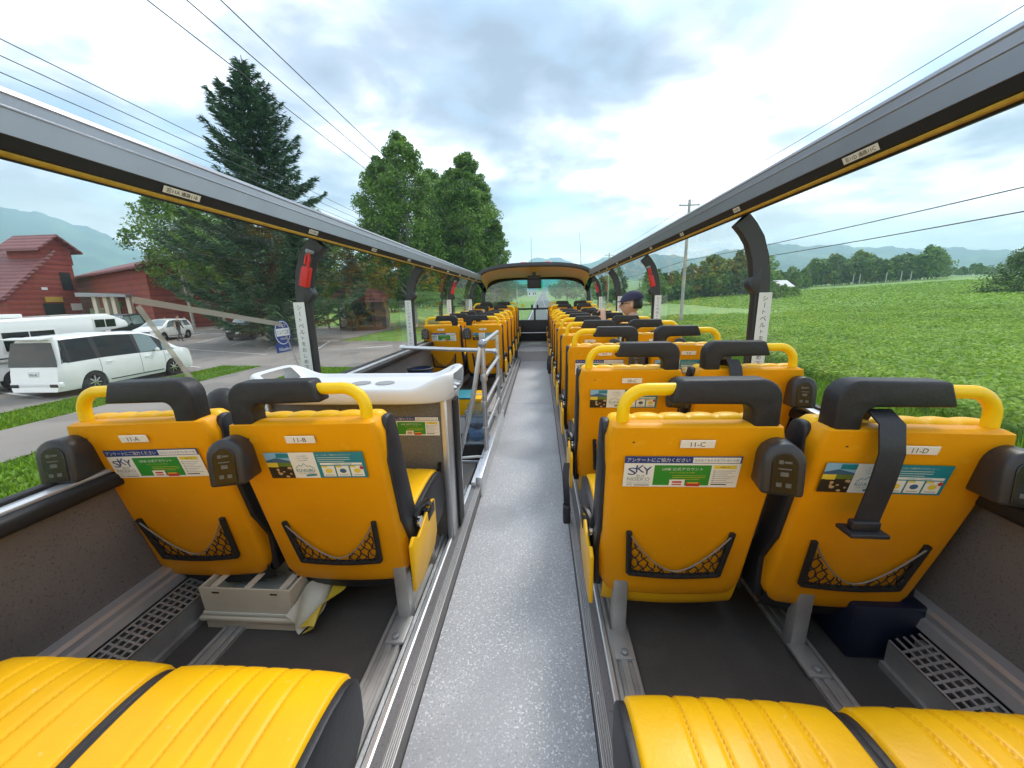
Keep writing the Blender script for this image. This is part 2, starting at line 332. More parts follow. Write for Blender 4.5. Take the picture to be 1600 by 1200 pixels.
    def build(s, name, mats, parent=None, loc=(0, 0, 0), rotz=0, smooth=35, **k):
        return link(name, s.mesh(name, mats, smooth), parent, loc, rotz, **k)
def link(name, me, parent=None, loc=(0, 0, 0), rotz=0, label=None, cat=None, group=None, kind=None):
    o = bpy.data.objects.new(name, me); COL.objects.link(o); o.location = loc; o.rotation_euler = (0, 0, rotz)
    if parent is not None: o.parent = parent
    tag(o, label, cat, group, kind); return o
def tag(o, label=None, cat=None, group=None, kind=None):
    for k, v in (('label', label), ('category', cat), ('group', group), ('kind', kind)):
        if v: o[k] = v
    return o
def thing(name, label, cat, loc=(0, 0, 0), rotz=0, group=None):
    return link(name, None, None, loc, rotz, label, cat, group)
def copy_tree(o, parent=None):
    c = o.copy(); COL.objects.link(c)
    if parent is not None: c.parent = parent
    for ch in list(o.children): copy_tree(ch, c)
    return c
def npmesh(name, V, Q, mats, rnd=None, midx=None):
    V = np.asarray(V, np.float32); Q = np.asarray(Q, np.int32); k = Q.shape[1]
    me = bpy.data.meshes.new(name); me.vertices.add(len(V)); me.vertices.foreach_set('co', V.ravel())
    me.loops.add(Q.size); me.loops.foreach_set('vertex_index', Q.ravel()); me.polygons.add(len(Q))
    me.polygons.foreach_set('loop_start', np.arange(0, Q.size, k, dtype=np.int32)); me.polygons.foreach_set('loop_total', np.full(len(Q), k, np.int32))
    for x in mats: me.materials.append(MAT[x])
    if midx is not None: me.polygons.foreach_set('material_index', np.asarray(midx, np.int32))
    if rnd is not None:
        a = me.attributes.new('rnd', 'FLOAT', 'FACE'); a.data.foreach_set('value', np.asarray(rnd, np.float32))
    me.update(calc_edges=True); return me
def arc(c, r, a0, a1, n):
    return [(c[0]+r*math.cos(R_(a0+(a1-a0)*i/n)), c[1]+r*math.sin(R_(a0+(a1-a0)*i/n))) for i in range(n+1)]
def smoothstep(a, b, x):
    t = np.clip((np.asarray(x, float)-a)/(b-a), 0, 1); return t*t*(3-2*t)
# ================================================================== THE BUS
C0 = -0.09                                       # bus centre line
AF, PF = EZ-1.12, EZ-1.06                        # aisle floor, seat platform
FR = EZ-0.93                                     # raised floor of the front rows
bus = thing('open_top_bus', 'open-top sightseeing bus with curved side windows, seen along its upper deck', 'bus')
Y0, Y1, YS = -1.7, 8.95, 6.95
b = B(); b.box(-.345, .140, Y0, YS, AF-.05, AF); b.build('aisle_floor', 'floor', bus, smooth=0)
# joints across the aisle sheet
for y in (4.05,):
    b = B(); b.box(-.343, .138, y-.0015, y+.0015, AF, AF+.0008); b.build('floor_joint', 'pgrey', bus, smooth=0)
b = B(); b.box(-1.30, -.40, YS, Y1, FR-.3, FR); b.box(.19, 1.12, YS, Y1, FR-.3, FR); b.build('front_step', 'platform', bus, smooth=0)
b = B(); b.box(-.40, .19, YS, Y1, FR-.3, FR-.002); b.build('front_aisle', 'floor', bus, smooth=0)
b = B(); b.box(-.40, .19, YS-.012, YS+.03, FR-.012, FR+.001); b.build('step_edging', 'alu', bus, smooth=0)
b = B()
b.box(-1.30, -.422, Y0, 2.38, PF-.06, PF); b.box(-1.30, -.422, 3.40, YS-.003, PF-.06, PF)
b.box(.197, 1.12, Y0, YS-.003, PF-.06, PF)
b.build('seat_platform', 'platform', bus, smooth=0)
# stair well
b = B()
for i in range(5):
    b.box(-1.28, -.38, 3.40-.26*(i+1), 3.40-.26*i, 0.4, PF-.17*(i+1))
b.build('stair_flight', 'platform', bus, smooth=0)
for i in range(4): b = B(); b.box(-1.28, -.382, 3.40-.26*(i)-.012, 3.40-.26*i+.004, PF-.17*(i+1)-.005+.17, PF-.17*(i+1)+.176); b.build('step_edging', 'alu', bus, smooth=0)
b = B(); b.box(-1.28, -.38, 2.372, 2.388, PF-.01, PF+.004); b.build('step_edging', 'alu', bus, smooth=0)
b = B(); b.box(-1.28, -.385, 3.388, 3.396, PF-.168, PF-.012); b.build('step_riser', 'white', bus, smooth=0)
b = B(); b.box(-.375, -.36, 2.38, 3.40, .4, PF-.002); b.box(-1.28, -.38, 2.36, 2.372, .4, PF-.01); b.build('stair_lining', 'dullmetal', bus, smooth=0)
# edge strips along the aisle
def strips(xs, y0, y1, flip, zt):
    s = flip
    b = B(); b.box(*sorted((xs, xs-.028*s)), y0, y1, zt-.006, zt, 0, .0015, 1)
    n = int((y1-y0)/.30)
    for i in range(n): b.lathe([(0, zt+.0018), (.0045, zt+.0014), (.005, zt)], (xs-.014*s, y0+.15+.30*i, 0), n=8, m=1)
    b.build('edge_strip', ['ribbed', 'dullmetal'], bus, smooth=30)
    b = B(); b.box(*sorted((xs-.0025*s, xs-.026*s)), y0, y1, AF-.02, zt-.006); b.box(*sorted((xs-.028*s, xs-.052*s)), y0, y1, AF-.02, zt-.003)
    b.build('kerb_face', 'wallpanel', bus, smooth=0)
    b = B(); b.prism([(xs-.052*s, AF), (xs-.052*s, zt+.006), (xs-.056*s, zt+.008), (xs-.066*s, zt+.008), (xs-.072*s, zt-.02), (xs-.085*s, PF+.012), (xs-.085*s, AF)], 'y', y0, y1)
    b.build('edge_flange', 'alu', bus, smooth=0)
strips(-.345, Y0, 2.02, 1, PF+.008); strips(-.345, 3.42, YS-.004, 1, PF+.008); strips(.140, Y0, YS-.004, -1, PF+.008)
b = B(); b.box(-.372, -.337, 2.02, 3.42, AF-.02, PF+.06, 0, .003); b.box(-.40, -.372, 2.02, 3.42, PF-.05, PF+.03, 0, .003)
b.lathe([(0, 0), (.006, 0), (.006, .002), (0, .002)], (-.355, 2.2, PF+.06)); b.build('stair_kerb', 'alu', bus, smooth=30)
# seat tracks on the platform
for x in (-.475, -1.02, .245, .79):
    ys = [(Y0, 1.72), (3.5, YS-.004)] if x < 0 else [(Y0, YS-.004)]
    for y0, y1 in ys:
        b = B()
        b.box(x-.036, x+.036, y0, y1, PF, PF+.006); b.box(x-.034, x-.022, y0, y1, PF+.006, PF+.014, 0, .002, 1); b.box(x-.010, x+.010, y0, y1, PF+.006, PF+.013, 0, .002, 1); b.box(x+.022, x+.034, y0, y1, PF+.006, PF+.014, 0, .002, 1)
        b.build('seat_track', 'dullmetal', bus, smooth=30)
SILL = EZ-.475
for s in (-1, 1):
    X = lambda d: C0+s*d
    def bx(b, d0, d1, *a, **k): b.box(*sorted((X(d0), X(d1))), *a, **k)
    b = B(); bx(b, 1.212, 1.235, Y0, Y1, PF-.3, SILL-.05); b.build('side_panel', 'wallpanel', bus, smooth=0)
    b = B(); bx(b, 1.236, 1.29, Y0, Y1+.1, .35, SILL-.02); b.build('body_side', 'yplastic', bus, smooth=0)
    b = B(); bx(b, 1.165, 1.30, Y0, Y1, SILL-.052, SILL-.006, 0, .014, 3); bx(b, 1.232, 1.262, Y0, Y1, SILL-.006, SILL+.012, 0, .004); b.build('window_sill', 'rubber', bus)
    b = B(); bx(b, 1.188, 1.228, Y0, Y1, SILL-.006, SILL+.004, 0, .002); b.build('sill_trim', 'alu', bus)
    # ledge and heater duct at the foot of the wall
    b = B(); b.prism([(X(1.212), PF+.185), (X(1.185), PF+.18), (X(1.178), PF+.17), (X(1.178), PF+.152), (X(1.168), PF+.147), (X(1.160), PF+.12), (X(1.212), PF+.10)], 'y', Y0, YS)
    b.build('wall_ledge', 'alulight', bus, smooth=0)
    for (ya, yb) in ([(Y0, 1.6), (3.7, YS-.01)] if s < 0 else [(Y0, .98), (1.75, YS-.01)]):
        b = B()
        d0, d1, dz = 1.075, 1.165, .115
        bx(b, d0, d0+.004, ya, yb, PF, PF+.09); bx(b, d1-.02, d1, ya, yb, PF, PF+dz-.02)
        bx(b, d0-.012, d0+.002, ya, yb, PF, PF+.02)
        # perforated sloping top: bars along and across, real holes
        def slope(t): return (d0+(d1-.012-d0)*t, PF+.09+.028*t)
        for j in range(5):
            (da, za), (db, zb) = slope(j*.235), slope(j*.235+.06)
            b.prism([(X(da), za), (X(db), zb), (X(db), zb-.003), (X(da), za-.003)], 'y', ya, yb)
        n = int((min(yb, 3.0)-max(ya, .3))/.022)
        for i in range(max(0, n)):
            y = max(ya, .3)+.022*i
            (da, za), (db, zb) = slope(0), slope(1)
            b.prism([(X(da), za-.0005), (X(db), zb-.0005), (X(db), zb-.0035), (X(da), za-.0035)], 'y', y, y+.007)
        b.build('heater_duct', 'dullmetal', bus, smooth=0)
b = B(); b.box(.90, 1.115, 1.0, 1.7, PF, PF+.18, 0, .01); b.build('equipment_box', 'navybox', bus)
# curved windows between pillars
PILLY = [0.30, 2.05, 3.80, 5.55, 7.28]
GP = [(1.225, -.465), (1.226, -.2), (1.225, .02), (1.216, .12), (1.196, .21), (1.160, .29), (1.105, .365), (1.05, .410), (1.02, .43)]
PP = [(1.19, -.47), (1.19, -.2), (1.188, -.02), (1.180, .08), (1.165, .165), (1.135, .245), (1.10, .295), (1.062, .335)]
ZOFF = {-1: -.024, 1: .022}
def hammer(nm, s, y, lab):
    t = thing('emergency_hammer', lab, 'hammer', (C0+s*1.118, y-.062, EZ+.155), 0, 'red emergency hammers on the window pillars')
    tilt = Matrix.Rotation(R_(-16*s), 4, 'Y')
    b = B(); b.box(-.020, .020, -.012, .026, -.075, .03, 0, .006, M=tilt)
    for i in range(7): b.box(-.019, .019, -.0165, -.012, -.066+.012*i, -.060+.012*i, 0, M=tilt)
    b.build('holder', 'redplastic', t)
    b = B(); b.tube([tilt @ Vector(p) for p in ((-.008*s, 0, .03), (-.012*s, -.004, .07), (-.006*s, -.004, .095), (.006*s, -.002, .085), (.008*s, 0, .04))], .007, 8); b.build('grip', 'redplastic', t)
    b = B(); b.tube([tilt @ Vector(p) for p in ((-.024*s, .004, .108), (.012*s, .004, .104))], [.008, .014], 8); b.build('hammer_head', 'steel', t)
for s in (-1, 1):
    X = lambda d: C0+s*d
    ed = [-1.65]+PILLY
    for k, (ya, yb) in enumerate(zip(ed[:-1], ed[1:])):
        b = B()
        def fn(u, v):
            q = v*(len(GP)-1); i = min(int(q), len(GP)-2); f = q-i
            d = GP[i][0]*(1-f)+GP[i+1][0]*f; z = GP[i][1]*(1-f)+GP[i+1][1]*f
            return (X(d), ya+.006+(yb-ya-.012)*u, EZ+z+ZOFF[s]*max(0, z)/.43)
        b.grid(fn, 6, 24); sw = b.build('side_window', 'glass', bus, smooth=60)
        if s < 0 and k == 1:          # pale strips painting a tilted frame's reflection onto the nearest left pane
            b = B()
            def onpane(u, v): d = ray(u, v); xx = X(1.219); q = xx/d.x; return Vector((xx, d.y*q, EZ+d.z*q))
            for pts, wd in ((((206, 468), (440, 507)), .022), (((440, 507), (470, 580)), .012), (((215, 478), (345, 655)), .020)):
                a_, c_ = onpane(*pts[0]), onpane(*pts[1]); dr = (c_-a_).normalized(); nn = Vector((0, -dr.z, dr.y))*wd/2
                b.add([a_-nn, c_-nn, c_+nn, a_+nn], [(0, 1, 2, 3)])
            b.build('painted_reflection', 'strip', sw, smooth=0)
    for k, y in enumerate(PILLY):
        b = B(); wy = .032
        rings = []
        for i, (d, z) in enumerate(PP):
            a = PP[max(0, i-1)]; c = PP[min(len(PP)-1, i+1)]; tx, tz = c[0]-a[0], c[1]-a[1]; l = math.hypot(tx, tz); nx, nz = -tz/l, tx/l   # inward normal (towards -d)
            th = .034+.030*math.exp(-((z-.06)/.05)**2)*0+.012*(z > .0)
            zz = EZ+z+ZOFF[s]*max(0, z)/.4
            rings.append([(X(d+nx*th), y-wy*.8, zz+nz*th), (X(d+nx*(th+.006)), y, zz+nz*(th+.006)), (X(d+nx*th), y+wy*.8, zz+nz*th), (X(d-nx*.028), y+wy, zz-nz*.028), (X(d-nx*.028), y-wy, zz-nz*.028)])
        vs = [p for r in rings for p in r]; n = 5
        fs = [(i*n+j, i*n+(j+1) % n, (i+1)*n+(j+1) % n, (i+1)*n+j) for i in range(len(rings)-1) for j in range(n)] + [tuple(range(n)), tuple(range(len(vs)-n, len(vs)))[::-1]]
        b.add(vs, fs)
        # the knuckle half way up, where the straight post meets the arch
        b.prism([(X(1.17), EZ-.01), (X(1.148), EZ+.0), (X(1.118), EZ+.035), (X(1.118), EZ+.06), (X(1.145), EZ+.10), (X(1.17), EZ+.14)], 'y', y-.030, y+.030, 0, .006)
        pil = b.build('window_pillar', 'pillar', bus, smooth=50)
        if k >= 1:
            b = B(); xc = X(1.196); zt, zb = EZ+.005, EZ-.44
            b.box(xc-.031, xc+.031, y-.037, y-.0335, zb, zt, 0, .001, 1)
            cs = "シートベルトをおしめ下さい"
            for i, c in enumerate(cs):
                o = (xc, y-.0375, zt-.028-i*.0325)
                if c == 'ー': b.text(c, o, (1, 0, 0), (0, 0, 1), w=.024, m=1, rot=True)
                else: b.text(c, o, (1, 0, 0), (0, 0, 1), h=(.021 if c in 'しト' else .023), m=1)
            b.build('belt_sign', ['white', 'ink'], pil, smooth=0)
hammer('h', -1, PILLY[1], 'red emergency hammer on the left window pillar nearest the white tray'); hammer('h', -1, PILLY[3], 'small red emergency hammer on the third pillar along the left windows')
hammer('h', 1, PILLY[2], 'red emergency hammer on the right pillar beside the man in the cap'); hammer('h', 1, PILLY[4], 'smallest red emergency hammer, on the right pillar next to the windscreen')
# roof rails
for s in (-1, 1):
    X = lambda d: C0+s*d
    zt = EZ+.468+ZOFF[s]; ya, yb = -1.7, 7.45
    b = B(); P = [(1.09, -.03), (1.065, -.002), (1.05, 0), (1.0, 0), (.988, -.006), (.984, -.016), (.987, -.020), (.987, -.040), (.9845, -.042), (.9845, -.045), (.987, -.047), (.990, -.096), (.998, -.098), (1.09, -.08)]
    b.prism([(X(d), zt+z) for d, z in P], 'y', ya, yb)
    rail = b.build('roof_rail', 'alupaint', bus, smooth=25)
    b = B(); b.prism([(X(d), zt+z) for d, z in ((.9925, -.0972), (1.006, -.122), (1.024, -.131), (1.030, -.138), (1.085, -.12), (1.085, -.081))], 'y', ya, yb); b.build('rail_seal', 'rubber', rail, smooth=0)
    b = B(); b.tube([(X(1.0165), y, zt-.1285) for y in np.linspace(ya, yb, 12)], .0075, 8); b.build('safety_cord', 'cord', rail)
    for k in range(11):
        row = 11-k; y = 1.20+.70*k+(0 if s < 0 else .07)
        if y > 7.0: break
        d0, z0, d1, z1 = .9935, -.099, 1.0048, -.120
        o = Vector((X((d0+d1)/2-.0016), y, zt+(z0+z1)/2-.0012)); uy = Vector((X(d0)-X(d1), 0, z0-z1)).normalized(); ux = Vector((0, 1, 0)) if s < 0 else Vector((0, -1, 0))
        nn = ux.cross(uy)
        if nn.dot(Vector((-s, 0, -1))) < 0: nn = -nn
        b = B(); l = .125 if row == 11 else (.075 if s < 0 else .06)
        b.quad(o, ux, uy, -l/2, l/2, -.0098, .0098, .0, nn, 0)
        t = f"窓{row}A 通路{row}B" if s < 0 else f"窓{row}D 通路{row}C"
        if k < 5: b.text(t, o+nn*.0008, ux, uy, w=l*.84, h=.0135, m=1)
        b.build('seat_sign', ['plate', 'ink'], rail, smooth=0)
# canopy over the front rows
def arch(w, z0, h, a, n=2.6, **k_):
    c, s_ = math.cos(a), math.sin(a)
    return (C0+w*math.copysign(abs(c)**(2/n), c), EZ+z0+h*abs(s_)**(2/n))
def canopy_pt(u, t, off=0):
    a = math.pi*u; wq = 1.085+.09*t-off; z0 = .36-.24*t; h = .285+.085*t-off*(1-.55*t)
    x, z = arch(wq, z0, h, a, 2.6+1.8*t); return (x, 7.33+1.62*t, z)
b = B(); b.grid(lambda u, t: canopy_pt(u, t), 40, 10); b.build('canopy', 'pillar', bus, smooth=60)
can = bus.children[-1]
b = B(); b.grid(lambda u, t: (lambda p, q: (p[0]*(1-t)+q[0]*t, 7.33-.015*math.sin(math.pi*t), p[2]*(1-t)+q[2]*t))(canopy_pt(u, 0), canopy_pt(u, 0, .085)), 40, 4); b.build('canopy_edge', 'pillar', can, smooth=60)
b = B(); b.grid(lambda u, t: canopy_pt(u, t*.97, .085+.02*math.sin(math.pi*t)), 40, 10); b.build('ceiling_lining', 'canopyin', can, smooth=60)
for x in (-.30, .17):
    b = B(); b.lathe([(.115, 0), (.112, .02), (.09, .045), (.05, .06), (0, .064)], (x, 7.72, EZ+.625), n=20); b.build('marker_lamp', 'redplastic', can)
for x, y, lean in ((-.165, 8.3, 0), (.83, 8.0, -.05)):
    b = B(); b.tube([(x, y, EZ+.45), (x+lean*.4, y, EZ+.85), (x+lean, y-.02, EZ+1.22)], [.006, .004, .003], 6); b.build('antenna', 'black', can)
# windscreen
def frame_ring(w, zt, zb, y, off, n=64):
    pts = []
    for i in range(n):
        a = 2*math.pi*i/n; c, s_ = math.cos(a), math.sin(a); p = 3.6
        x = (w-off)*math.copysign(abs(c)**(2/p), c); z = (zt+zb)/2+((zt-zb)/2-off)*math.copysign(abs(s_)**(2/p), s_)
        pts.append((C0+x, y+.10*(1-(x/1.2)**2), EZ+z))
    return pts
yw = 8.86
o_, i_ = frame_ring(1.215, .485, -.66, yw-.03, 0), frame_ring(1.215, .485, -.66, yw-.05, .075)
i2, o2 = frame_ring(1.215, .485, -.66, yw+.03, .075), frame_ring(1.215, .485, -.66, yw+.03, 0)
b = B(); n = 64; vs = o_+i_+i2+o2
fs = [(k*n+j, k*n+(j+1) % n, ((k+1) % 4)*n+(j+1) % n, ((k+1) % 4)*n+j) for k in range(4) for j in range(n)]
b.add(vs, fs); wf = b.build('windscreen_frame', 'black', bus, smooth=60)
m = MAT['glass_wind']; t = m.node_tree; trn = [q for q in t.nodes if q.type == 'BSDF_TRANSPARENT'][0]
tcn = N(t, 'ShaderNodeTexCoord'); sp = N(t, 'ShaderNodeSeparateXYZ'); t.links.new(tcn.outputs['Object'], sp.inputs[0])
mr = N(t, 'ShaderNodeMapRange'); t.links.new(sp.outputs[2], mr.inputs[0]); mr.inputs[1].default_value = EZ+.13; mr.inputs[2].default_value = EZ+.26
t.links.new(ramp(t, mr.outputs[0], [(0, (.86, .93, .90)), (1, (.02, .58, .56))]), trn.inputs[0])
b = B()
def wfn(u, v):
    x = -1.16+2.32*u; return (C0+x, yw+.10*(1-(x/1.2)**2), EZ-.62+1.08*v)
b.grid(wfn, 20, 2); b.build('windscreen', 'glass_wind', bus, smooth=60)
b = B(); b.box(-1.25, 1.08, 8.60, 8.66, EZ-.245, EZ-.205, 0, .008); b.box(-.125, -.085, 8.61, 8.65, EZ-.47, EZ-.245, 0, .006)
for x in (-.165, -.045): b.tube([(x, 8.64, EZ-.205), (x, 8.64, EZ-.15), (x, 8.66, EZ-.135)], [.02, .022, .012], 8)
b.build('front_bar', 'black', bus)
b = B(); b.box(-1.29, 1.11, 8.62, 8.75, FR, EZ-.465, 0, .01); b.build('front_panel', 'blackvinyl', bus)
b = B(); b.tube([(-1.2, 8.58, EZ-.745), (1.05, 8.58, EZ-.745)], .012, 8); b.build('front_handrail', 'alu', bus)
b = B(); b.box(-.24, .035, 7.9, 7.96, EZ+.195, EZ+.40, 0, .012); b.box(-.235, .03, 7.88, 7.9, EZ+.37, EZ+.44, 0, .01); b.box(-.14, -.07, 7.92, 7.96, EZ+.43, EZ+.60); b.build('ceiling_monitor', 'black', bus)

# ================================================================== SEATS
def shell_y(z): return .125*(.746-z)/.556
ZT, ZB, HW = .746, .158, .221
def shell_mesh(outer=0):
    b = B(); r = .035
    rows = []
    zs = [(ZT-.002, .055, -.012), (ZT, .03, -.012), (ZT-.001, .014, -.008), (ZT-.008, .003, 0)]
    for k in range(1, 17): zs.append((ZT-.008-(ZT-.008-ZB-.012)*k/16, 0, 0))
    zs += [(ZB+.004, .005, -.004), (ZB, .018, -.010), (ZB, .05, -.012)]
    for (z, dy, ins) in zs:
        hw = HW-.010*(1-(z-ZB)/(ZT-ZB))
        dt, db = r-(ZT-z), (r*1.6)-(z-ZB)
        if dt > 0: hw = hw-r+math.sqrt(max(0, r*r-dt*dt))
        if db > 0: hw = hw-(r*1.6)+math.sqrt(max(0, (r*1.6)**2-db*db))
        hw = max(hw, HW-.05)+ins*.3
        row = []
        for a, yy in ((-1, .06), (-1, .024), (-.985, .010), (-.955, .002)): row.append((hw*a, yy))
        for i in range(13): row.append((hw*(-.92+1.84*i/12), 0))
        for a, yy in ((.955, .002), (.985, .010), (1, .024), (1, .06)): row.append((hw*a, yy))
        sag = .018*(1 if z < ZB+.15 else 0)*max(0, 1-(z-ZB)/.15)
        tp = ((ZT-z)/(ZT-ZB))**2; row = [(x*(1-.13*tp) if x*outer > 0 else x, yy) for x, yy in row]
        rows.append([(x, shell_y(z)+max(yy, dy)-.006*(1-(x/HW)**2)*math.sin(math.pi*(z-ZB)/(ZT-ZB)), z-sag*(1-(x/HW)**2)) for x, yy in row])
    n = len(rows[0]); vs = [p for r_ in rows for p in r_]
    fs = [(i*n+j, i*n+j+1, (i+1)*n+j+1, (i+1)*n+j) for i in range(len(rows)-1) for j in range(n-1)]
    b.add(vs, fs, 0)
    for x in (-.155,): b.lathe([(0, -.003), (.004, -.0025), (.004, .004)], (x, shell_y(.70)+.002, .70), 'y', 8, 1)
    return b.mesh('shell', ['shell', 'pdark'], 50)
def profile_path(P, v):
    L_ = [0]
    for a, c in zip(P[:-1], P[1:]): L_.append(L_[-1]+math.hypot(c[0]-a[0], c[1]-a[1]))
    t = v*L_[-1]
    for i in range(len(P)-1):
        if t <= L_[i+1]+1e-9:
            f = (t-L_[i])/(L_[i+1]-L_[i]); return (P[i][0]+(P[i+1][0]-P[i][0])*f, P[i][1]+(P[i+1][1]-P[i][1])*f, (P[i+1][0]-P[i][0])/(L_[i+1]-L_[i]), (P[i+1][1]-P[i][1])/(L_[i+1]-L_[i]))
def smooth_path(P, n=2):
    for _ in range(n):
        Q = [P[0]]
        for a, c in zip(P[:-1], P[1:]): Q += [(a[0]*.75+c[0]*.25, a[1]*.75+c[1]*.25), (a[0]*.25+c[0]*.75, a[1]*.25+c[1]*.75)]
        P = Q+[P[-1]]
    return P
BACK = smooth_path([(.058, .69), (.055, .736), (.078, .751), (.115, .742), (.135, .69), (.165, .55), (.205, .40), (.225, .30)])
CUSH = smooth_path([(.15, .352), (.22, .365), (.40, .378), (.50, .372), (.552, .350), (.565, .31), (.560, .215)])
def pleated(P, hw, nple, amp, side=.0):
    b = B()
    def fn(u, v):
        y, z, ty, tz = profile_path(P, v)
        e = abs(2*u-1)
        s_ = abs(math.sin(math.pi*nple*u))**.5
        h = amp*s_ - .018*max(0, (e-.93)/.07)**2
        return (-hw+2*hw*u, y-tz*h*1.0, z+ty*h)
    b.grid(fn, nple*8, 30, 0); return b
def back_mesh():
    b = pleated(BACK, .213, 6, .006)
    # black side bolsters with a yellow seam line
    for s in (-1, 1):
        poly = [(y, z) for y, z in BACK] + [(.165, .27), (.10, .40), (.05, .62)]
        poly = [(y-.004, z-.006) for y, z in poly]
        b.prism(poly, 'x', *sorted((s*.206, s*.227)), 1, .007, 2)
    return b.mesh('back_cushion', ['leather', 'blackvinyl'], 45)
def cushion_mesh():
    b = B()
    P = CUSH
    seams = [-.105, -.05, .005, .06, .115]
    def fn(u, v):
        y, z, ty, tz = profile_path(P, v); x = -.213+.426*u; e = abs(2*u-1)
        h = .006*(1-e**4)
        for sx in seams: h -= .0036*math.exp(-((x-sx)/.0055)**2)
        h -= .02*max(0, (e-.94)/.06)**2
        return (x, y-tz*h, z+ty*h)
    b.grid(fn, 110, 30, 0)
    for sx in seams:
        for k in range(46):
            v0 = .03+.019*k; pts = []
            for vq in (v0, v0+.011):
                y, z, ty, tz = profile_path(P, vq); pts += [(sx-.0009+.003, y-tz*.0062, z+ty*.0062), (sx+.0009+.003, y-tz*.0062, z+ty*.0062)]
            b.add(pts, [(0, 1, 3, 2)], 2)
    poly = P+[(.50, .17), (.15, .17)]
    poly = [(y-.003, z-.007) for y, z in poly]
    for s in (-1, 1): b.prism(poly, 'x', *sorted((s*.204, s*.226)), 1, .006, 2)
    b.box(-.205, .205, .15, .545, .165, .25, 1, .01)
    return b.mesh('seat_cushion', ['leather', 'blackvinyl', 'stitch'], 45)
def pad_mesh(s):
    # s = +1: the tube is on the +x side, the pad hugs the -x side
    b = B(); xi = -.195
    poly = [(xi, .735), (xi, .806)] + arc((xi+.05, .808), .05, 180, 90, 6) + [(.045, .858), (.070, .797), (xi+.095, .795)] + arc((xi+.093, .767), .028, 90, 180, 5) + [(xi+.065, .735)]
    b.prism([(x*s, z) for x, z in poly], 'y', .008, .066, 0, .009, 3); return b.mesh('head_pad', 'pad', 50)
def handle_mesh(s):
    b = B(); pts = [(.178, .70), (.178, .765)] + [(x, z) for x, z in arc((.118, .769), .060, 0, 90, 8)] + [(.02, .829)]
    b.tube([(x*s, .042, z) for x, z in pts], .0165, 12); return b.mesh('handle', 'ytube', 60)
def usb_mesh(s):
    b = B(); A = arc((0, .0), .044, 0, 180, 10); poly = [(.044, -.082)]+A+[(-.044, -.082)]
    M = Matrix.Translation((s*.195, shell_y(.66), .668)) @ Matrix.Rotation(R_(-16*s), 4, 'Z') @ Matrix.Rotation(R_(-6), 4, 'X')
    b.prism(poly, 'y', -.085, .03, 0, .009, 2, M=M); me = b.mesh('usb_box', 'usb', 50)
    p = B(); A = arc((0, -.002), .026, 0, 180, 8); p.prism([(.026, -.074)]+A+[(-.026, -.074)], 'y', -.089, -.084, 0, .0015, 1, M=M)
    for (x0, x1, z0, z1) in ((-.013, -.004, -.003, .006), (-.002, .013, -.001, .004), (-.013, .013, -.016, -.013), (-.008, .008, -.032, -.022), (-.015, -.004, -.058, -.048), (.004, .015, -.058, -.048)):
        p.box(x0, x1, -.0898, -.0885, z0, z1, 1, M=M)
    return me, p.mesh('socket_panel', ['usbpanel', 'icon'], 30)
def netframe_mesh():
    b = B(); y = lambda z: shell_y(z)-.010
    q = [(-.142, .405), (-.130, .245), (.130, .245), (.142, .405)]
    for a, c in zip(q[:-1], q[1:]):
        ext = []
        for k in range(9):
            f = k/8; x, z = a[0]+(c[0]-a[0])*f, a[1]+(c[1]-a[1])*f
            if a[1] == c[1]: z -= .010*math.sin(math.pi*f)
            ext.append((x, y(z), z))
        b.tube(ext, .0085, 8)
    return b.mesh('net_pocket', 'net', 60)
def net_mesh():
    b = B()
    def top(x): return .262+.135*abs(x/.135)**1.7
    def P(x, z): return (x, shell_y(z)-.013-.006*math.sin(math.pi*(x+.14)/.28), z)
    rs = random.Random(3)
    for k in range(-9, 10):
        for d in (-1, 1):
            pts = []
            for i in range(17):
                z = .245+i*.01; x = k*.0265+d*(z-.245)*.62+.004*math.sin(i*1.9+k)
                if abs(x) < .136+.0*z and z < top(x): pts.append(P(x, z))
            if len(pts) > 1: b.tube(pts, .0021, 4)
    return b.mesh('net', 'net', 60)
def elastic_mesh():
    b = B(); pts = []
    for i in range(25):
        x = -.138+.276*i/24; z = .262+.135*abs(x/.138)**1.7; pts.append((x, shell_y(z)-.015-.004*math.sin(math.pi*i/24), z))
    b.tube(pts, .0022, 6); return b.mesh('elastic_cord', 'elastic', 60)
def undershell_mesh(yellow):
    b = B(); pts = []
    for i in range(13):
        a = -1+2*i/12; pts.append((a*.205, .20, .185-.016*(1-a*a)))
    drop = .105 if yellow else .09; fw = 0 if yellow else .004
    b.grid(lambda u, v: (-.202+.404*u, shell_y(.185)+fw+.045*v+.0*u, .205-.016*(1-(2*u-1)**2)-drop*math.sin(v*math.pi/2)-(.012*(1-(2*u-1)**2) if not yellow else 0)), 14, 6, 0)
    b.box(-.19, .19, .17, .26, .13, .17, 0, .01)
    return b.mesh('seat_base', 'yplastic' if yellow else 'blackvinyl', 60)
def frontleg_mesh():
    b = B(); b.box(-.020, .020, .40, .44, -.04, .17, 0, .004); return b.mesh('leg', ['dullmetal'], 40)
def leg_mesh():
    b = B(); b.box(-.022, .022, .12, .16, -.04, .26, 0, .004)
    b.box(-.030, .030, .02, .125, .006, .018, 0, .003); b.lathe([(.011, 0), (.011, .009), (.006, .012), (0, .012)], (0, .038, .018), n=8, m=1)
    return b.mesh('leg', ['dullmetal', 'steel'], 40)
def flap_mesh(s):
    b = B(); poly = [(.075, .155), (.16, .14), (.30, .165), (.34, .20), (.345, .33), (.30, .345), (.15, .30), (.105, .33), (.075, .315)]
    b.prism(poly, 'x', *sorted((s*.238, s*.250)), 0, .004, 2); return b.mesh('side_cover', 'yplastic', 40)
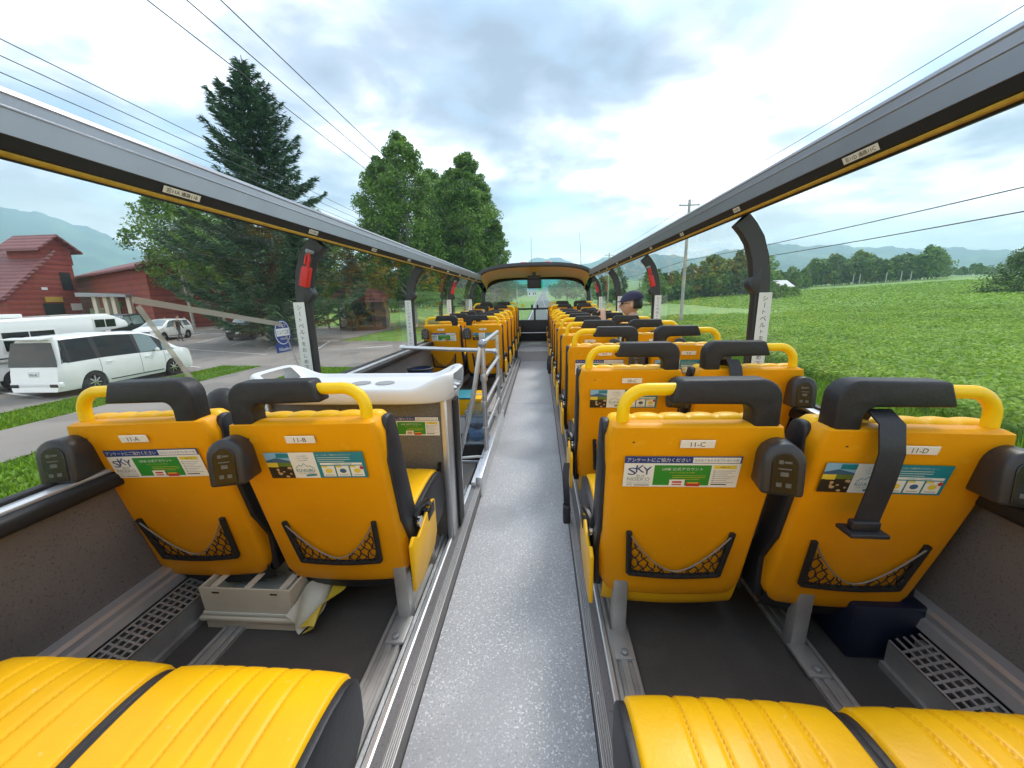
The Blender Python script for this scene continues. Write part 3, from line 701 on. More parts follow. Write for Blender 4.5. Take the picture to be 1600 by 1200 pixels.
def buckle_mesh(s):
    b = B(); x = s*.231
    b.tube([(x, .17, .36), (x+s*.012, .20, .385), (x+s*.02, .25, .375), (x+s*.012, .30, .33)], .0105, 6, 0)
    b.box(*sorted((x-s*.004, x+s*.022)), .25, .33, .29, .335, 0, .006); b.lathe([(.02, 0), (.02, .008), (0, .008)], (x+s*.006, .19, .33), 'x', 12, 1)
    return b.mesh('belt_buckle', ['black', 'chrome'], 50)
TL = math.hypot(.125, .556); SU = Vector((0, -.125/TL, .556/TL)); SN = Vector((0, -.556/TL, -.125/TL)); SX = Vector((1, 0, 0))
def on_shell(x, z): return Vector((x, shell_y(z)-.0065, z))
def plate_mesh(t):
    b = B(); o = on_shell(0, .697)+SN*.0005
    M = Matrix((( 1, 0, 0, o.x), (0, SU.y, SN.y, o.y), (0, SU.z, SN.z, o.z), (0, 0, 0, 1)))
    b.box(-.042, .042, -.0115, .0115, 0, .003, 0, .001, 1, M=M); b.text(t, o+SN*.0034, SX, SU, h=.0132, w=(.035 if len(t) == 4 else .027), m=1)
    return b.mesh('number_plate', ['plate', 'ink'], 0)
def sticker_sky():
    b = B(); W, H = .292, .098; o0 = Vector((0, 0, 0))
    o = -SX*W/2-SU*H/2
    def q(u0, u1, v0, v1, off, m): b.quad(o, SX, SU, u0*W, u1*W, v0*H, v1*H, off, SN, m)
    def tx(t, u, v, w, h, m, off=.0011, al='l'): b.text(t, o+SX*(u*W)+SU*(v*H)+SN*off, SX, SU, w=(w*W if w else None), h=(h*H if h else None), m=m, align=al)
    q(0, 1, 0, 1, 0, 0); q(0, 1, .78, 1, .0003, 1)
    tx('アンケートにご協力ください', .02, .89, .54, .13, 0); q(.585, .985, .80, .97, .0006, 0); tx('もれなくもらえる!プレゼント付', .60, .885, .37, .085, 1)
    tx('S', .035, .52, .075, .24, 1); tx('K', .105, .60, .075, .24, 1); tx('Y', .165, .54, .075, .26, 1)
    tx('BUS', .115, .375, .07, .07, 4); tx('NISEKO', .035, .265, .20, .115, 4); tx('スカイバスニセコ', .035, .155, .20, .06, 4); q(.035, .24, .105, .112, .0006, 4)
    q(.10, .235, .04, .075, .0006, 5); b.tube([o+SX*(u*W)+SU*(v*H)+SN*.0006 for u, v in ((.035, .045), (.055, .075), (.07, .06), (.085, .045))], .0005, 4, 3)
    q(.265, .755, .06, .72, .0004, 2); tx('LINE 公式アカウント', .335, .60, .35, .10, 0); tx('スクリーンショットでOK!', .40, .485, .22, .05, 6)
    for i in range(3): q(.43, .72-.05*(i == 2), .375-.06*i, .385-.06*i, .0006, 6)
    q(.41, .545, .02, .25, .0007, 0); q(.435, .52, .07, .20, .0009, 7); q(.56, .68, .03, .17, .0007, 7); q(.57, .665, .13, .16, .0009, 6); q(.435, .52, .11, .145, .0011, 0)
    q(.775, .965, .61, .72, .0006, 6); tx('お楽しみ', .83, .668, .08, .05, 3)
    for i in range(7): q(.775, .80, .535-.062*i, .55-.062*i, .0006, 3); q(.805, .965-.03*(i % 3), .535-.062*i, .548-.062*i, .0006, 5)
    q(.775, .91, .085, .115, .0006, 3)
    return b.mesh('advert_sticker', ['paper', 'pblue', 'pgreen', 'ink', 'pgrey', 'pgrey', 'pyel', 'pred'], 0)
def sticker_teal():
    b = B(); W, H = .288, .088
    o = -SX*W/2-SU*H/2
    def q(u0, u1, v0, v1, off, m): b.quad(o, SX, SU, u0*W, u1*W, v0*H, v1*H, off, SN, m)
    def tx(t, u, v, w, h, m, off=.0011, al='l'): b.text(t, o+SX*(u*W)+SU*(v*H)+SN*off, SX, SU, w=(w*W if w else None), h=(h*H if h else None), m=m, align=al)
    def poly(pts, off, m): b.add([o+SX*(u*W)+SU*(v*H)+SN*off for u, v in pts], [tuple(range(len(pts)))], m)
    q(0, .25, .62, 1, 0, 1); q(0, .25, 0, .62, 0, 6)
    poly([(0, .62), (.0, .70), (.05, .74), (.11, .80), (.16, .76), (.25, .68), (.25, .62)], .0003, 5); q(0, .11, .44, .62, .0003, 3); q(.11, .25, .47, .62, .0003, 7)
    q(.12, .25, .80, .97, .0003, 2)
    rs = random.Random(11)
    for i in range(22):
        u, v, r = rs.uniform(.01, .22), rs.uniform(.03, .40), rs.uniform(.012, .026)
        poly([(min(.249, max(.001, u+r*math.cos(a))), max(.005, v+r*2.6*math.sin(a))) for a in [2*math.pi*k/8 for k in range(8)]], .0004+.00002*i, 8 if i % 3 == 0 else 6)
    q(.25, .51, 0, 1, 0, 0)
    for i, wd in enumerate((.10, .13, .10)): tx('ニセコの旅を'[:6-(i % 2)], .38-wd/2, .87-.085*i, wd, .045, 4)
    pts = [(.285, .40), (.325, .52), (.345, .47), (.375, .58), (.41, .46), (.43, .50), (.47, .40)]
    b.tube([o+SX*(u*W)+SU*(v*H)+SN*.0008 for u, v in pts], .0007, 4, 2)
    tx('KU-KURU', .285, .31, .19, .12, 2); tx('ニセコくる巡り', .30, .20, .16, .055, 4); poly([(.37, .07), (.48, .10), (.48, .17), (.37, .14)], .0008, 2)
    q(.51, 1, 0, 1, 0, 2); tx('スマートにまわって特典がもらえるキャンペーン', .53, .90, .35, .06, 0)
    for i in range(3): q(.53, .86-.06*(i == 2), .79-.075*i, .805-.075*i, .0006, 0)
    q(.545, .97, .515, .595, .0006, 0); tx('ご利用までの3STEP', .67, .555, .20, .05, 2)
    for i in range(3):
        u = .55+.145*i; q(u, u+.13, .06, .48, .0006, 0); q(u, u+.06, .42, .48, .0008, 3)
        poly([(u+.065+.035*math.cos(a), .28+.09*math.sin(a)) for a in [2*math.pi*k/10 for k in range(10)]], .0009, (3, 5, 3)[i]); q(u+.02, u+.11, .11, .125, .0008, 4)
    poly([(.955+.02*math.cos(a), .40+.07*math.sin(a)) for a in [2*math.pi*k/10 for k in range(10)]], .0011, 9)
    return b.mesh('advert_sticker', ['paper', 'psky', 'pteal', 'pyel', 'ink', 'pmount', 'pdark', 'pgrass', 'pskin', 'pred'], 0)
ME = dict(shell=shell_mesh(), shellA=shell_mesh(-1), shellD=shell_mesh(1), back=back_mesh(), cush=cushion_mesh(), nf=netframe_mesh(), net=net_mesh(), el=elastic_mesh(), leg=leg_mesh(), fleg=frontleg_mesh(), sky=sticker_sky(), teal=sticker_teal(),
          uy=undershell_mesh(True), ub=undershell_mesh(False))
for s in (-1, 1): ME['pad', s] = pad_mesh(s); ME['tube', s] = handle_mesh(s); ME['usb', s] = usb_mesh(s); ME['flap', s] = flap_mesh(s); ME['buck', s] = buckle_mesh(s)
SPEC = dict(A=(-1.147, -1, -1, 0, False), B=(-.655, 1, -1, 1, False), C=(.392, -1, 1, -1, True), D=(.882, 1, 1, 0, False))
PROTO = {}
def seat_proto(letter):
    x, tube, usb, flap, yel = SPEC[letter]
    t = thing('bus_seat', 'seat', 'seat', (x, 0, 0), 0, 'yellow seats of the open-top bus')
    link('shell', ME['shell'+(letter if letter in 'AD' else '')], t); link('back_cushion', ME['back'], t); link('seat_cushion', ME['cush'], t)
    link('head_pad', ME['pad', tube], t); link('handle', ME['tube', tube], t)
    u = link('usb_box', ME['usb', usb][0], t); link('socket_panel', ME['usb', usb][1], u)
    n_ = link('net_pocket', ME['nf'], t); link('net', ME['net'], n_); link('elastic_cord', ME['el'], n_)
    link('seat_base', ME['uy' if yel else 'ub'], t)
    lx = {'A': .127, 'B': .18, 'C': -.147, 'D': -.092}[letter]; link('leg', ME['fleg'], t, (lx, 0, 0))
    if letter != 'A': link('leg', ME['leg'], t, (lx, 0, 0))
    if flap: link('side_cover', ME['flap', flap], t); link('belt_buckle', ME['buck', flap], t)
    return t
ROWZ = {12: -.05, 11: 0, 10: .012, 2: .092, 1: .142}
ORD = ['', 'first', 'second', 'third', 'fourth', 'fifth', 'sixth', 'seventh', 'eighth', 'ninth', 'tenth', 'eleventh', 'twelfth']
SEATS = {}
def place(letter, row):
    if letter not in PROTO: PROTO[letter] = o = seat_proto(letter)
    else: o = copy_tree(PROTO[letter])
    x = SPEC[letter][0]; y = .93+.70*(11-row)
    if row == 12: y = .065 if letter in 'CD' else .08; x = dict(A=-.992, B=-.59, C=.347, D=.752)[letter]
    if row == 11 and letter in 'AB': y = .945
    if row == 11 and letter == 'D': y = .90
    tl = R_({'A': -2.2, 'B': -1.3, 'C': -.3, 'D': 1.2}[letter]) if row == 11 else 0
    o.location = (x-.746*math.sin(tl), y, PF+ROWZ.get(row, .028)); o.rotation_euler = (0, tl, 0)
    if row == 12: o.scale = (.9, 1, 1)
    side = {'A': 'left window', 'B': 'left aisle', 'C': 'right aisle', 'D': 'right window'}[letter]
    if row == 12: lab = f'seat cushion of the {side} seat at the bottom of the picture, nearest of all'
    else: lab = f'yellow seat plated {row}-{letter} with black head pad, {side} side, {ORD[row]} row from the front'
    o['label'] = lab; o.name = 'bus_seat'
    SEATS[letter, row] = o; return o
for letter in 'CD':
    for row in range(11, 0, -1): place(letter, row)
    place(letter, 12)
for letter in 'AB':
    for row in (11, 6, 5, 4, 3, 2, 1, 12): place(letter, row)
for (letter, row), o in SEATS.items():
    if row == 12: continue
    link('number_plate', plate_mesh(f'{row}-{letter}'), o)
    kind = 'sky' if ((row in (11, 9, 6, 7, 5, 3, 1)) == (letter in 'AC')) else 'teal'
    if (letter, row) == ('D', 10): continue
    sx = {'A': .025, 'B': .02, 'C': -.028, 'D': -.045}[letter]
    s_ = link('advert_sticker', ME[kind], o); zz = .612; p = on_shell(sx, zz)+SN*.0008; s_.location = p
# loose belts
def strap(parent, pts, wdt, th=.0022, m='blackvinyl', name='seat_belt', extra=None):
    b = B()
    for i in range(len(pts)-1):
        pass
    vs = []; P = [Vector(p) for p in pts]
    for i, p in enumerate(P):
        t = (P[min(i+1, len(P)-1)]-P[max(i-1, 0)]).normalized(); wv = Vector((1, 0, 0)) if abs(t.x) < .9 else Vector((0, 1, 0)); nn = t.cross(wv).normalized()
        tw = wdt/2
        vs += [p-wv*tw+nn*th, p+wv*tw+nn*th, p+wv*tw-nn*th, p-wv*tw-nn*th]
    fs = [(i*4+j, i*4+(j+1) % 4, (i+1)*4+(j+1) % 4, (i+1)*4+j) for i in range(len(P)-1) for j in range(4)]+[(0, 1, 2, 3), tuple(range(len(vs)-4, len(vs)))[::-1]]
    b.add(vs, fs)
    if extra: extra(b)
    b.build(name, m, parent, smooth=50)
D11 = SEATS['D', 11]
strap(D11, [(-.095, .09, .72), (-.095, .06, .775), (-.094, .02, .788), (-.093, -.02, .765), (-.092, -.034, .70), (-.094, -.028, .62), (-.10, -.022, .55), (-.105, -.020, .505)], .056, extra=lambda b: (b.box(-.150, -.062, -.045, .006, .490, .501, 0, .003), b.box(-.138, -.074, -.030, -.010, .499, .525, 0, .004)))
D10 = SEATS['D', 10]
strap(D10, [(-.085, .08, .73), (-.085, .05, .775), (-.083, .01, .782), (-.08, -.015, .755), (-.078, -.024, .72)], .05, extra=lambda b: b.box(-.118, -.030, -.045, -.018, .668, .708, 0, .008))
C10 = SEATS['C', 10]
strap(C10, [(-.262, .13, .26), (-.268, .10, .245), (-.272, .07, .20), (-.268, .05, .13), (-.266, .05, .08)], .03, extra=lambda b: b.box(-.285, -.25, .02, .07, -.005, .085, 0, .008))
C6 = SEATS['C', 6]
strap(C6, [(-.25, .14, .36), (-.27, .08, .37), (-.285, .05, .30), (-.285, .06, .20)], .05, extra=lambda b: b.box(-.30, -.262, .02, .10, .16, .29, 0, .012))
# ================================================================== THINGS ON THE DECK
# drinks cabinet with its white moulded tray
CH = .655
cab = thing('service_cabinet', 'speckled grey-brown cabinet with aluminium corner post in front of seats 11-A and 11-B', 'cabinet', (-.79, 1.64, PF))
b = B(); b.box(-.385, .375, -.10, .11, 0, .65, 0, .004); b.build('body', 'cabinet', cab)
b = B(); b.box(.372, .402, -.118, .125, 0, .654, 0, .006); b.build('corner_post', 'alulight', cab); b = B(); b.box(-.40, -.38, -.118, .125, 0, .654, 0, .006); b.build('corner_post', 'alulight', cab)
b = B(); b.box(.402, .414, -.03, .06, .01, .63, 0, .005, 3); b.build('rubber_edge', 'rubber', cab)
s_ = link('advert_sticker', ME['sky'], cab, (.235, -.1025, .535)); s_.scale = (.86, .86, .86); s_.rotation_euler = (R_(-12.7), 0, 0)
b = B(); b.tube([(.16, -.108, .245), (.345, -.108, .245), (.352, -.108, .37)], .008, 8)
for k in range(7):
    b.tube([(.18+.026*k, -.110, .25), (.352-.004*(7-k)**1.2, -.110, .25+.017*k)], .0022, 4); b.tube([(.352, -.110, .25+.016*k), (.34-.023*k, -.110, .25)], .0022, 4)
b.build('net_pocket', 'net', cab)
tr = thing('serving_tray', 'white moulded plastic tray top with handle holes standing on the cabinet', 'tray', (-.785, 1.615, PF+.655))
b = B()
def ring(sx, sy, z, lift, n=72, p=5.0):
    out_ = []
    for i in range(n):
        a = 2*math.pi*i/n; c, s = math.cos(a), math.sin(a)
        x = sx*math.copysign(abs(c)**(2/p), c); y = sy*math.copysign(abs(s)**(2/p), s)
        out_.append((x, y, z+lift*float(smoothstep(.27, .42, abs(x)))))
    return out_
rings = [ring(.02, .01, .045, 0), ring(.20, .085, .045, 0), ring(.31, .135, .045, 0), ring(.332, .147, .049, .004), ring(.352, .153, .054, .016), ring(.378, .158, .060, .036), ring(.402, .164, .064, .050), ring(.425, .170, .066, .056), ring(.438, .176, .060, .054), ring(.442, .180, .048, .046), ring(.436, .178, .020, .018), ring(.420, .170, .0, 0), ring(.395, .15, -.006, 0), ring(.1, .05, -.006, 0)]
n = 72; vs = [p for r in rings for p in r]; fs = []
for k in range(len(rings)-1):
    for j in range(n):
        hole = k in (4, 5) and (j % 36 <= 3 or j % 36 >= 32)
        hole2 = k in (8, 9) and (j % 36 <= 2 or j % 36 >= 33)
        if not (hole or hole2): fs.append((k*n+j, k*n+(j+1) % n, (k+1)*n+(j+1) % n, (k+1)*n+j))
fs.append(tuple(range(n)))
b.add(vs, fs)
# walls of the handle openings
for base in (0, 36):
    js = [(base+j) % n for j in range(-4, 5)]; jo = [(base+max(-3, min(3, j))) % n for j in range(-4, 5)]
    for i in range(8):
        b.add([vs[4*n+js[i]], vs[4*n+js[i+1]], vs[10*n+jo[i+1]], vs[10*n+jo[i]]], [(0, 1, 2, 3)]); b.add([vs[6*n+js[i]], vs[6*n+js[i+1]], vs[8*n+jo[i+1]], vs[8*n+jo[i]]], [(0, 1, 2, 3)])
o = b.build('tray_body', 'tray', tr, smooth=50); md = o.modifiers.new('sub', 'SUBSURF'); md.levels = 1; md.render_levels = 1
b = B()
for x in (-.02, .09): b.lathe([(.042, .0462), (.042, .0482), (.038, .0486), (0, .0486)], (x, .03, 0), n=24)
b.build('cup_recess', 'pgrey', tr)
# the stair railing
rl = thing('stair_railing', 'silver tube railing with two posts and a slanting brace beside the stairwell', 'railing', (-.365, 2.44, PF))
top = .785
def tubep(name, pts, r=.016, joints=(), n=10):
    b = B(); b.tube(pts, r, n)
    for j, ax in joints: b.lathe([(.0, -.022), (.0225, -.022), (.024, -.01), (.024, .01), (.0225, .022), (0, .022)], j, ax, 12)
    return b.build(name, 'alu', rl, smooth=40)
zs = (.56, .38, .20)
tubep('post', [(0, 0, 0), (0, 0, top)], joints=[((0, 0, z), 'z') for z in zs]+[((0, 0, .012), 'z')])
tubep('post', [(0, .86, 0), (0, .86, top-.005)], joints=[((0, .86, z), 'z') for z in zs]+[((0, .86, .012), 'z')])
tubep('rail', [(0, -.02, top), (0, .87, top)])
for z in zs: tubep('rail', [(0, 0, z), (0, .86, z)], .0145)
tubep('brace', [(-.01, 0, top), (-.08, -.03, top*.5), (-.185, -.07, 0)])
tubep('wall_rail', [(0, .86, .62), (-.91, 1.0, .645)], .018, joints=[((-.89, .995, .645), 'x'), ((-.02, .86, .62), 'x')])
b = B(); b.sphere((0, -.012, top), .030, u=14, v=10); b.build('corner_knuckle', 'alupaint', rl)
b = B(); b.tube([(-.19, -.09, .012), (-.16, -.075, .03), (-.05, -.065, .036), (0, -.06, .03)], .010, 8); b.build('toe_rail', 'white', rl)
# bits around the stairwell
yb = thing('step_box', 'yellow plastic box with a teal top at the head of the stairs', 'box', (-.70, 3.58, PF))
b = B(); b.prism([(-.145, 0), (.145, 0), (.150, .155), (-.150, .155)], 'y', -.16, .16, 0, .008); b.box(.06, .155, -.175, .165, .13, .165, 0, .006); b.build('body', 'yplastic', yb)
b = B(); b.box(-.15, .055, -.165, .16, .157, .172, 0, .004); b.build('lid', 'pteal', yb)
lb = thing('leaflet_pouch', 'clear plastic pouch with a blue bag inside, hung on the stair railing', 'pouch', (-.44, 2.62, PF+.02))
b = B(); b.box(-.10, .06, 0, .004, 0, .26); b.box(-.10, .06, .09, .094, 0, .30); b.box(-.10, -.096, .004, .09, 0, .26); b.box(.056, .06, .004, .09, 0, .26); b.build('pouch', 'acrylic', lb, smooth=0)
b = B(); b.sphere((-.03, .05, .07), .06, sc=(.9, .45, 1.0)); b.build('blue_bag', 'psky', lb); b = B(); b.sphere((-.02, .03, .14), .055, sc=(1.1, .35, .45)); b.build('grey_bag', 'cloth_grey', lb)
b = B(); b.tube([(-.06, .095, .30), (-.06, .1, .36), (.04, .1, .36), (.04, .095, .30)], .005, 6, 0); b.build('hanger', 'white', lb)
bk = thing('waste_bin', 'dark grey bin standing by the left wall behind the stairs', 'bin', (-1.12, 3.48, PF))
b = B(); b.lathe([(.09, 0), (.115, .42), (.12, .43), (.105, .43), (.085, .02)], (0, 0, 0)); b.build('body', 'pnavy', bk); b = B(); b.lathe([(.12, .43), (.123, .445), (.11, .45), (.104, .44)], (0, 0, 0)); b.build('rim', 'black', bk)
# crates under seat 11-A/B
cr = thing('storage_box', 'stack of cream plastic boxes with clear lid under seat 11-A', 'box', (-.965, 1.11, PF))
def tub(b, w, d, z0, z1, fl, m=0):
    wall = .006
    for (x0, x1, y0, y1) in ((-w, w, -d, -d+wall), (-w, w, d-wall, d), (-w, -w+wall, -d+wall, d-wall), (w-wall, w, -d+wall, d-wall)): b.box(x0, x1, y0, y1, z0, z1, m, .002, 1)
    b.box(-w+wall, w-wall, -d+wall, d-wall, z0, z0+.006, m)
b = B(); tub(b, .155, .10, 0, .05, 0); b.box(-.168, .168, -.112, -.098, .036, .052, 0, .005); b.box(-.168, .168, .098, .112, .036, .052, 0, .005); b.box(-.168, -.154, -.1, .1, .036, .052, 0, .005); b.box(.154, .168, -.1, .1, .036, .052, 0, .005); b.build('lower_tray', 'boxplastic', cr)
b = B(); b.box(-.160, .160, -.104, .104, .052, .066, 0, .006); b.build('lid', 'bagclear', cr)
b = B(); b.prism([(-.15, .066), (.15, .066), (.158, .155), (-.158, .155)], 'y', -.10, -.094); b.prism([(-.15, .066), (.15, .066), (.158, .155), (-.158, .155)], 'y', .094, .10); b.box(-.158, -.150, -.094, .094, .066, .155); b.box(.150, .158, -.094, .094, .066, .155)
for x in (-.10, .10): b.box(x-.012, x+.012, -.1015, -.0995, .137, .142, 1)
for x in (-.12, .0, .12): b.box(x-.012, x+.012, -.085, .085, .145, .150, 0, .002, 1)
b.build('upper_box', ['boxplastic', 'pdark'], cr, smooth=30)
yg = thing('yellow_bag', 'yellow and clear crumpled plastic bag leaning against the cream boxes', 'bag', (-.775, 1.10, PF))
b = B()
rs = random.Random(5)
b.grid(lambda u, v: (.035*math.sin(math.pi*v)+.09*u-.0+.012*math.sin(9*u+5*v), -.11+.24*u, .012+.020*math.sin(math.pi*v)*(1+.6*math.sin(9*u))+.10*u+.02*v), 16, 12)
b.build('yellow_face', 'bagyellow', yg, smooth=60)
b = B(); b.grid(lambda u, v: (-.045+.045*v+.085*u+.010*math.sin(11*u+5*v), -.112+.25*u, .01+.07*(1-v)*(1+.25*math.sin(7*u))+.09*u), 14, 8); b.build('clear_face', 'bagclear', yg, smooth=60)

# ================================================================== PEOPLE
def skinned(name, nodes, edges, mats, parent=None, sub=2, loc=(0, 0, 0), rotz=0, scale=1.0, root=0):
    me = bpy.data.meshes.new('tmp'); me.from_pydata([Vector(p[:3])*scale for p in nodes], edges, []); o = bpy.data.objects.new('tmp', me); COL.objects.link(o)
    sk = o.modifiers.new('skin', 'SKIN'); sk.use_smooth_shade = True; ss = o.modifiers.new('s', 'SUBSURF'); ss.levels = sub; ss.render_levels = sub
    for i, p in enumerate(nodes):
        d = me.skin_vertices[0].data[i]; r = p[3]; r2 = p[4] if len(p) > 4 else r; d.radius = (r*scale, r2*scale); d.use_root = (i == root)
    m2 = bpy.data.meshes.new_from_object(o.evaluated_get(bpy.context.evaluated_depsgraph_get())); bpy.data.objects.remove(o)
    m2.materials.clear()
    for x in (mats if isinstance(mats, list) else [mats]): m2.materials.append(MAT[x])
    m2.name = name; m2.polygons.foreach_set('use_smooth', [True]*len(m2.polygons))
    return m2
def head_into(bm_b, c, s=1.0, M=Matrix.Identity(4), m=0):
    # skull, jaw, nose, ears, brow in head space: +y is where the face looks
    T = Matrix.Translation(c) @ M @ Matrix.Scale(s, 4)
    bm = bmesh.new(); bmesh.ops.create_uvsphere(bm, u_segments=24, v_segments=18, radius=1)
    for v in bm.verts:
        x, y, z = v.co
        px_ = .077*x; py_ = .098*y; pz = .118*z
        if z < 0: px_ *= 1-.30*(-z)**1.5; py_ = py_*(1-.12*(-z)) + (.012*(-z) if y > 0 else .030*(-z))
        if y > .3: py_ += .006*math.exp(-((z+.85)/.2)**2) - .010*math.exp(-((z-.08)/.14)**2)*math.exp(-((abs(x)-.45)/.25)**2) + .030*math.exp(-((z+.18)/.17)**2)*math.exp(-(x/.17)**2) + .007*math.exp(-((z+.55)/.10)**2)*math.exp(-(x/.35)**2) + .005*math.exp(-((z-.28)/.1)**2)
        v.co = (px_, py_, pz)
    bm.transform(T); bm_b.bm(bm, m)
    for sx in (-1, 1): bm_b.sphere(T @ Vector((sx*.078, -.004, -.008)), .03*s, m, 10, 8, (.32, .62, 1.05), M=M)
man = thing('person', 'man in navy cap and black shirt sitting on the right, looking left', 'person', (.882, 3.73, PF))
hc = Vector((.035, .27, (EZ-.075)-PF)); hM = Matrix.Rotation(R_(76), 4, 'Z')
SHZ = EZ-.31-PF
body = [(0, .18, .45, .15, .11), (.02, .18, .56, .15, .10), (.05, .20, SHZ-.04, .15, .095), (.055, .215, SHZ+.03, .07, .06), (.05, .24, SHZ+.10, .052, .052), (.05, .25, SHZ+.17, .05, .05),
        (-.09, .22, SHZ-.01, .07, .065), (-.17, .30, SHZ-.12, .05, .05), (-.19, .52, SHZ-.09, .042, .042), (-.175, .70, EZ-.155-PF-.0, .030, .030), (-.165, .775, EZ-.142-PF, .034, .022),
        (.23, .22, SHZ-.01, .07, .065), (.26, .28, SHZ-.26, .05, .05), (.20, .50, .50, .04, .04), (.12, .60, .48, .032, .03),
        (-.09, .22, .44, .085, .08), (-.10, .55, .44, .07, .07), (-.10, .60, .08, .05, .05), (.09, .22, .44, .085, .08), (.12, .55, .44, .07, .07), (.12, .60, .08, .05, .05)]
edges = [(0, 1), (1, 2), (2, 3), (3, 4), (4, 5), (2, 6), (6, 7), (7, 8), (8, 9), (9, 10), (2, 11), (11, 12), (12, 13), (13, 14), (0, 15), (15, 16), (16, 17), (0, 18), (18, 19), (19, 20)]
fing = []
for k, (dx, ln, rz) in enumerate(((-.030, .055, .0085), (-.010, .066, .009), (.010, .062, .009), (.028, .048, .008))):
    i0 = len(body); bx_, by_, bz_ = -.165+dx, .80, EZ-.140-PF
    body += [(bx_, by_, bz_, rz), (bx_+dx*.25, by_+ln*.6, bz_-.004, rz), (bx_+dx*.3, by_+ln, bz_-.030, rz*.85)]
    edges += [(10, i0), (i0, i0+1), (i0+1, i0+2)]
i0 = len(body); body += [(-.205, .765, EZ-.150-PF, .0095), (-.228, .79, EZ-.172-PF, .009)]; edges += [(10, i0), (i0, i0+1)]
me = skinned('body', body, edges, ['skin', 'tshirt', 'pnavy'])
mi = [2 if (q.center.z < .53 and not (q.center.y > .30 and q.center.z > .47 and q.center.x > .1)) else (1 if (q.center.z < SHZ+.055 and q.center.y < .46) else 0) for q in me.polygons]
me.polygons.foreach_set('material_index', mi)
bb = B(); bb.add([v.co for v in me.vertices], [tuple(p.vertices) for p in me.polygons]); bb.m = mi
head_into(bb, hc, 1.0, hM, 0)
bb.build('body', ['skin', 'tshirt', 'pnavy'], man, smooth=180)
HT = Matrix.Translation(hc) @ hM
b = B(); bm = bmesh.new(); bmesh.ops.create_uvsphere(bm, u_segments=20, v_segments=14, radius=1)
for v in bm.verts: v.co = (v.co.x*.083, v.co.y*.088-.022, v.co.z*.105+.0)
bmesh.ops.delete(bm, geom=[v for v in bm.verts if (v.co.y > -.005 and v.co.z < .045) or v.co.z < -.06], context='VERTS'); bm.transform(HT); b.bm(bm); b.build('hair', 'hair', man)
b = B(); bm = bmesh.new(); bmesh.ops.create_uvsphere(bm, u_segments=24, v_segments=16, radius=1)
bmesh.ops.delete(bm, geom=[v for v in bm.verts if v.co.z < -.05], context='VERTS')
for v in bm.verts: v.co = (v.co.x*.092, v.co.y*.114-.004, max(0, v.co.z)*.098+.036-.02*v.co.y)
bm.transform(HT); b.bm(bm)
def brim(u, v): a = math.pi*(.12+.76*u); r = 1+.62*v*math.sin(a)**2; return HT @ Vector((.092*math.cos(a)*(1+.06*v), .108*math.sin(a)*r-.004, .036-.002*math.sin(a)-.014*v*math.sin(a)))
b.grid(brim, 16, 5); b.grid(lambda u, v: brim(u, v)+Vector((0, 0, -.004)), 16, 5)
b.build('cap', 'cap', man, smooth=60)
b = B()
for sx in (-1, 1):
    b.tube([HT @ Vector((sx*.032+.022*math.cos(a), .098, -.0+.016*math.sin(a))) for a in [2*math.pi*k/12 for k in range(12)]], .0018, 5, closed=True); b.tube([HT @ Vector((sx*.054, .096, .002)), HT @ Vector((sx*.074, .05, .006)), HT @ Vector((sx*.079, -.005, .004))], .0018, 5)
b.tube([HT @ Vector((-.010, .102, .002)), HT @ Vector((.010, .102, .002))], .0018, 5); b.build('glasses', 'black', man)
b = B()
for sx in (-1, 1): b.sphere(HT @ Vector((sx*.030, .084, .004)), .0105, 0, 10, 8)
b.build('eye', 'ink', man)
# someone seated low beyond seats 11-A and 11-B
kid = thing('person', 'dark-haired person crouching low by the window between seats 11-A and 11-B', 'person', (-1.15, 1.25, PF+.025))
kb = [(.10, .12, .30, .12, .10), (.08, .10, .42, .12, .09), (.05, .06, .50, .06, .06), (.035, .04, .56, .042, .042), (-.05, .06, .45, .06), (-.06, .18, .33, .04), (-.02, .26, .30, .03), (.20, .10, .45, .06), (.22, .20, .32, .04), (.16, .27, .30, .03), (.05, .12, .26, .07), (.03, .27, .27, .06), (.03, .28, .0, .05), (.15, .12, .26, .07), (.17, .27, .27, .06), (.17, .28, .0, .05)]
me = skinned('body', kb, [(0, 1), (1, 2), (2, 3), (1, 4), (4, 5), (5, 6), (1, 7), (7, 8), (8, 9), (0, 10), (10, 11), (11, 12), (0, 13), (13, 14), (14, 15)], ['skin', 'cloth_grey'])
mi = [1 if q.center.z < .50 else 0 for q in me.polygons]
bb = B(); bb.add([v.co for v in me.vertices], [tuple(p.vertices) for p in me.polygons]); bb.m = mi
kh = Vector((.0, .02, .64)); kM = Matrix.Rotation(R_(60), 4, 'Z')
head_into(bb, kh, .82, kM, 0); bb.build('body', ['skin', 'cloth_grey'], kid, smooth=180)
b = B(); bm = bmesh.new(); bmesh.ops.create_uvsphere(bm, u_segments=18, v_segments=12, radius=1)
for v in bm.verts: v.co = (v.co.x*.080, v.co.y*.096-.012, v.co.z*.112+.012)
bmesh.ops.delete(bm, geom=[v for v in bm.verts if v.co.y > .01 and v.co.z < .05], context='VERTS'); bm.transform(Matrix.Translation(kh) @ kM @ Matrix.Scale(.84, 4)); b.bm(bm); b.build('hair', 'hair', kid)
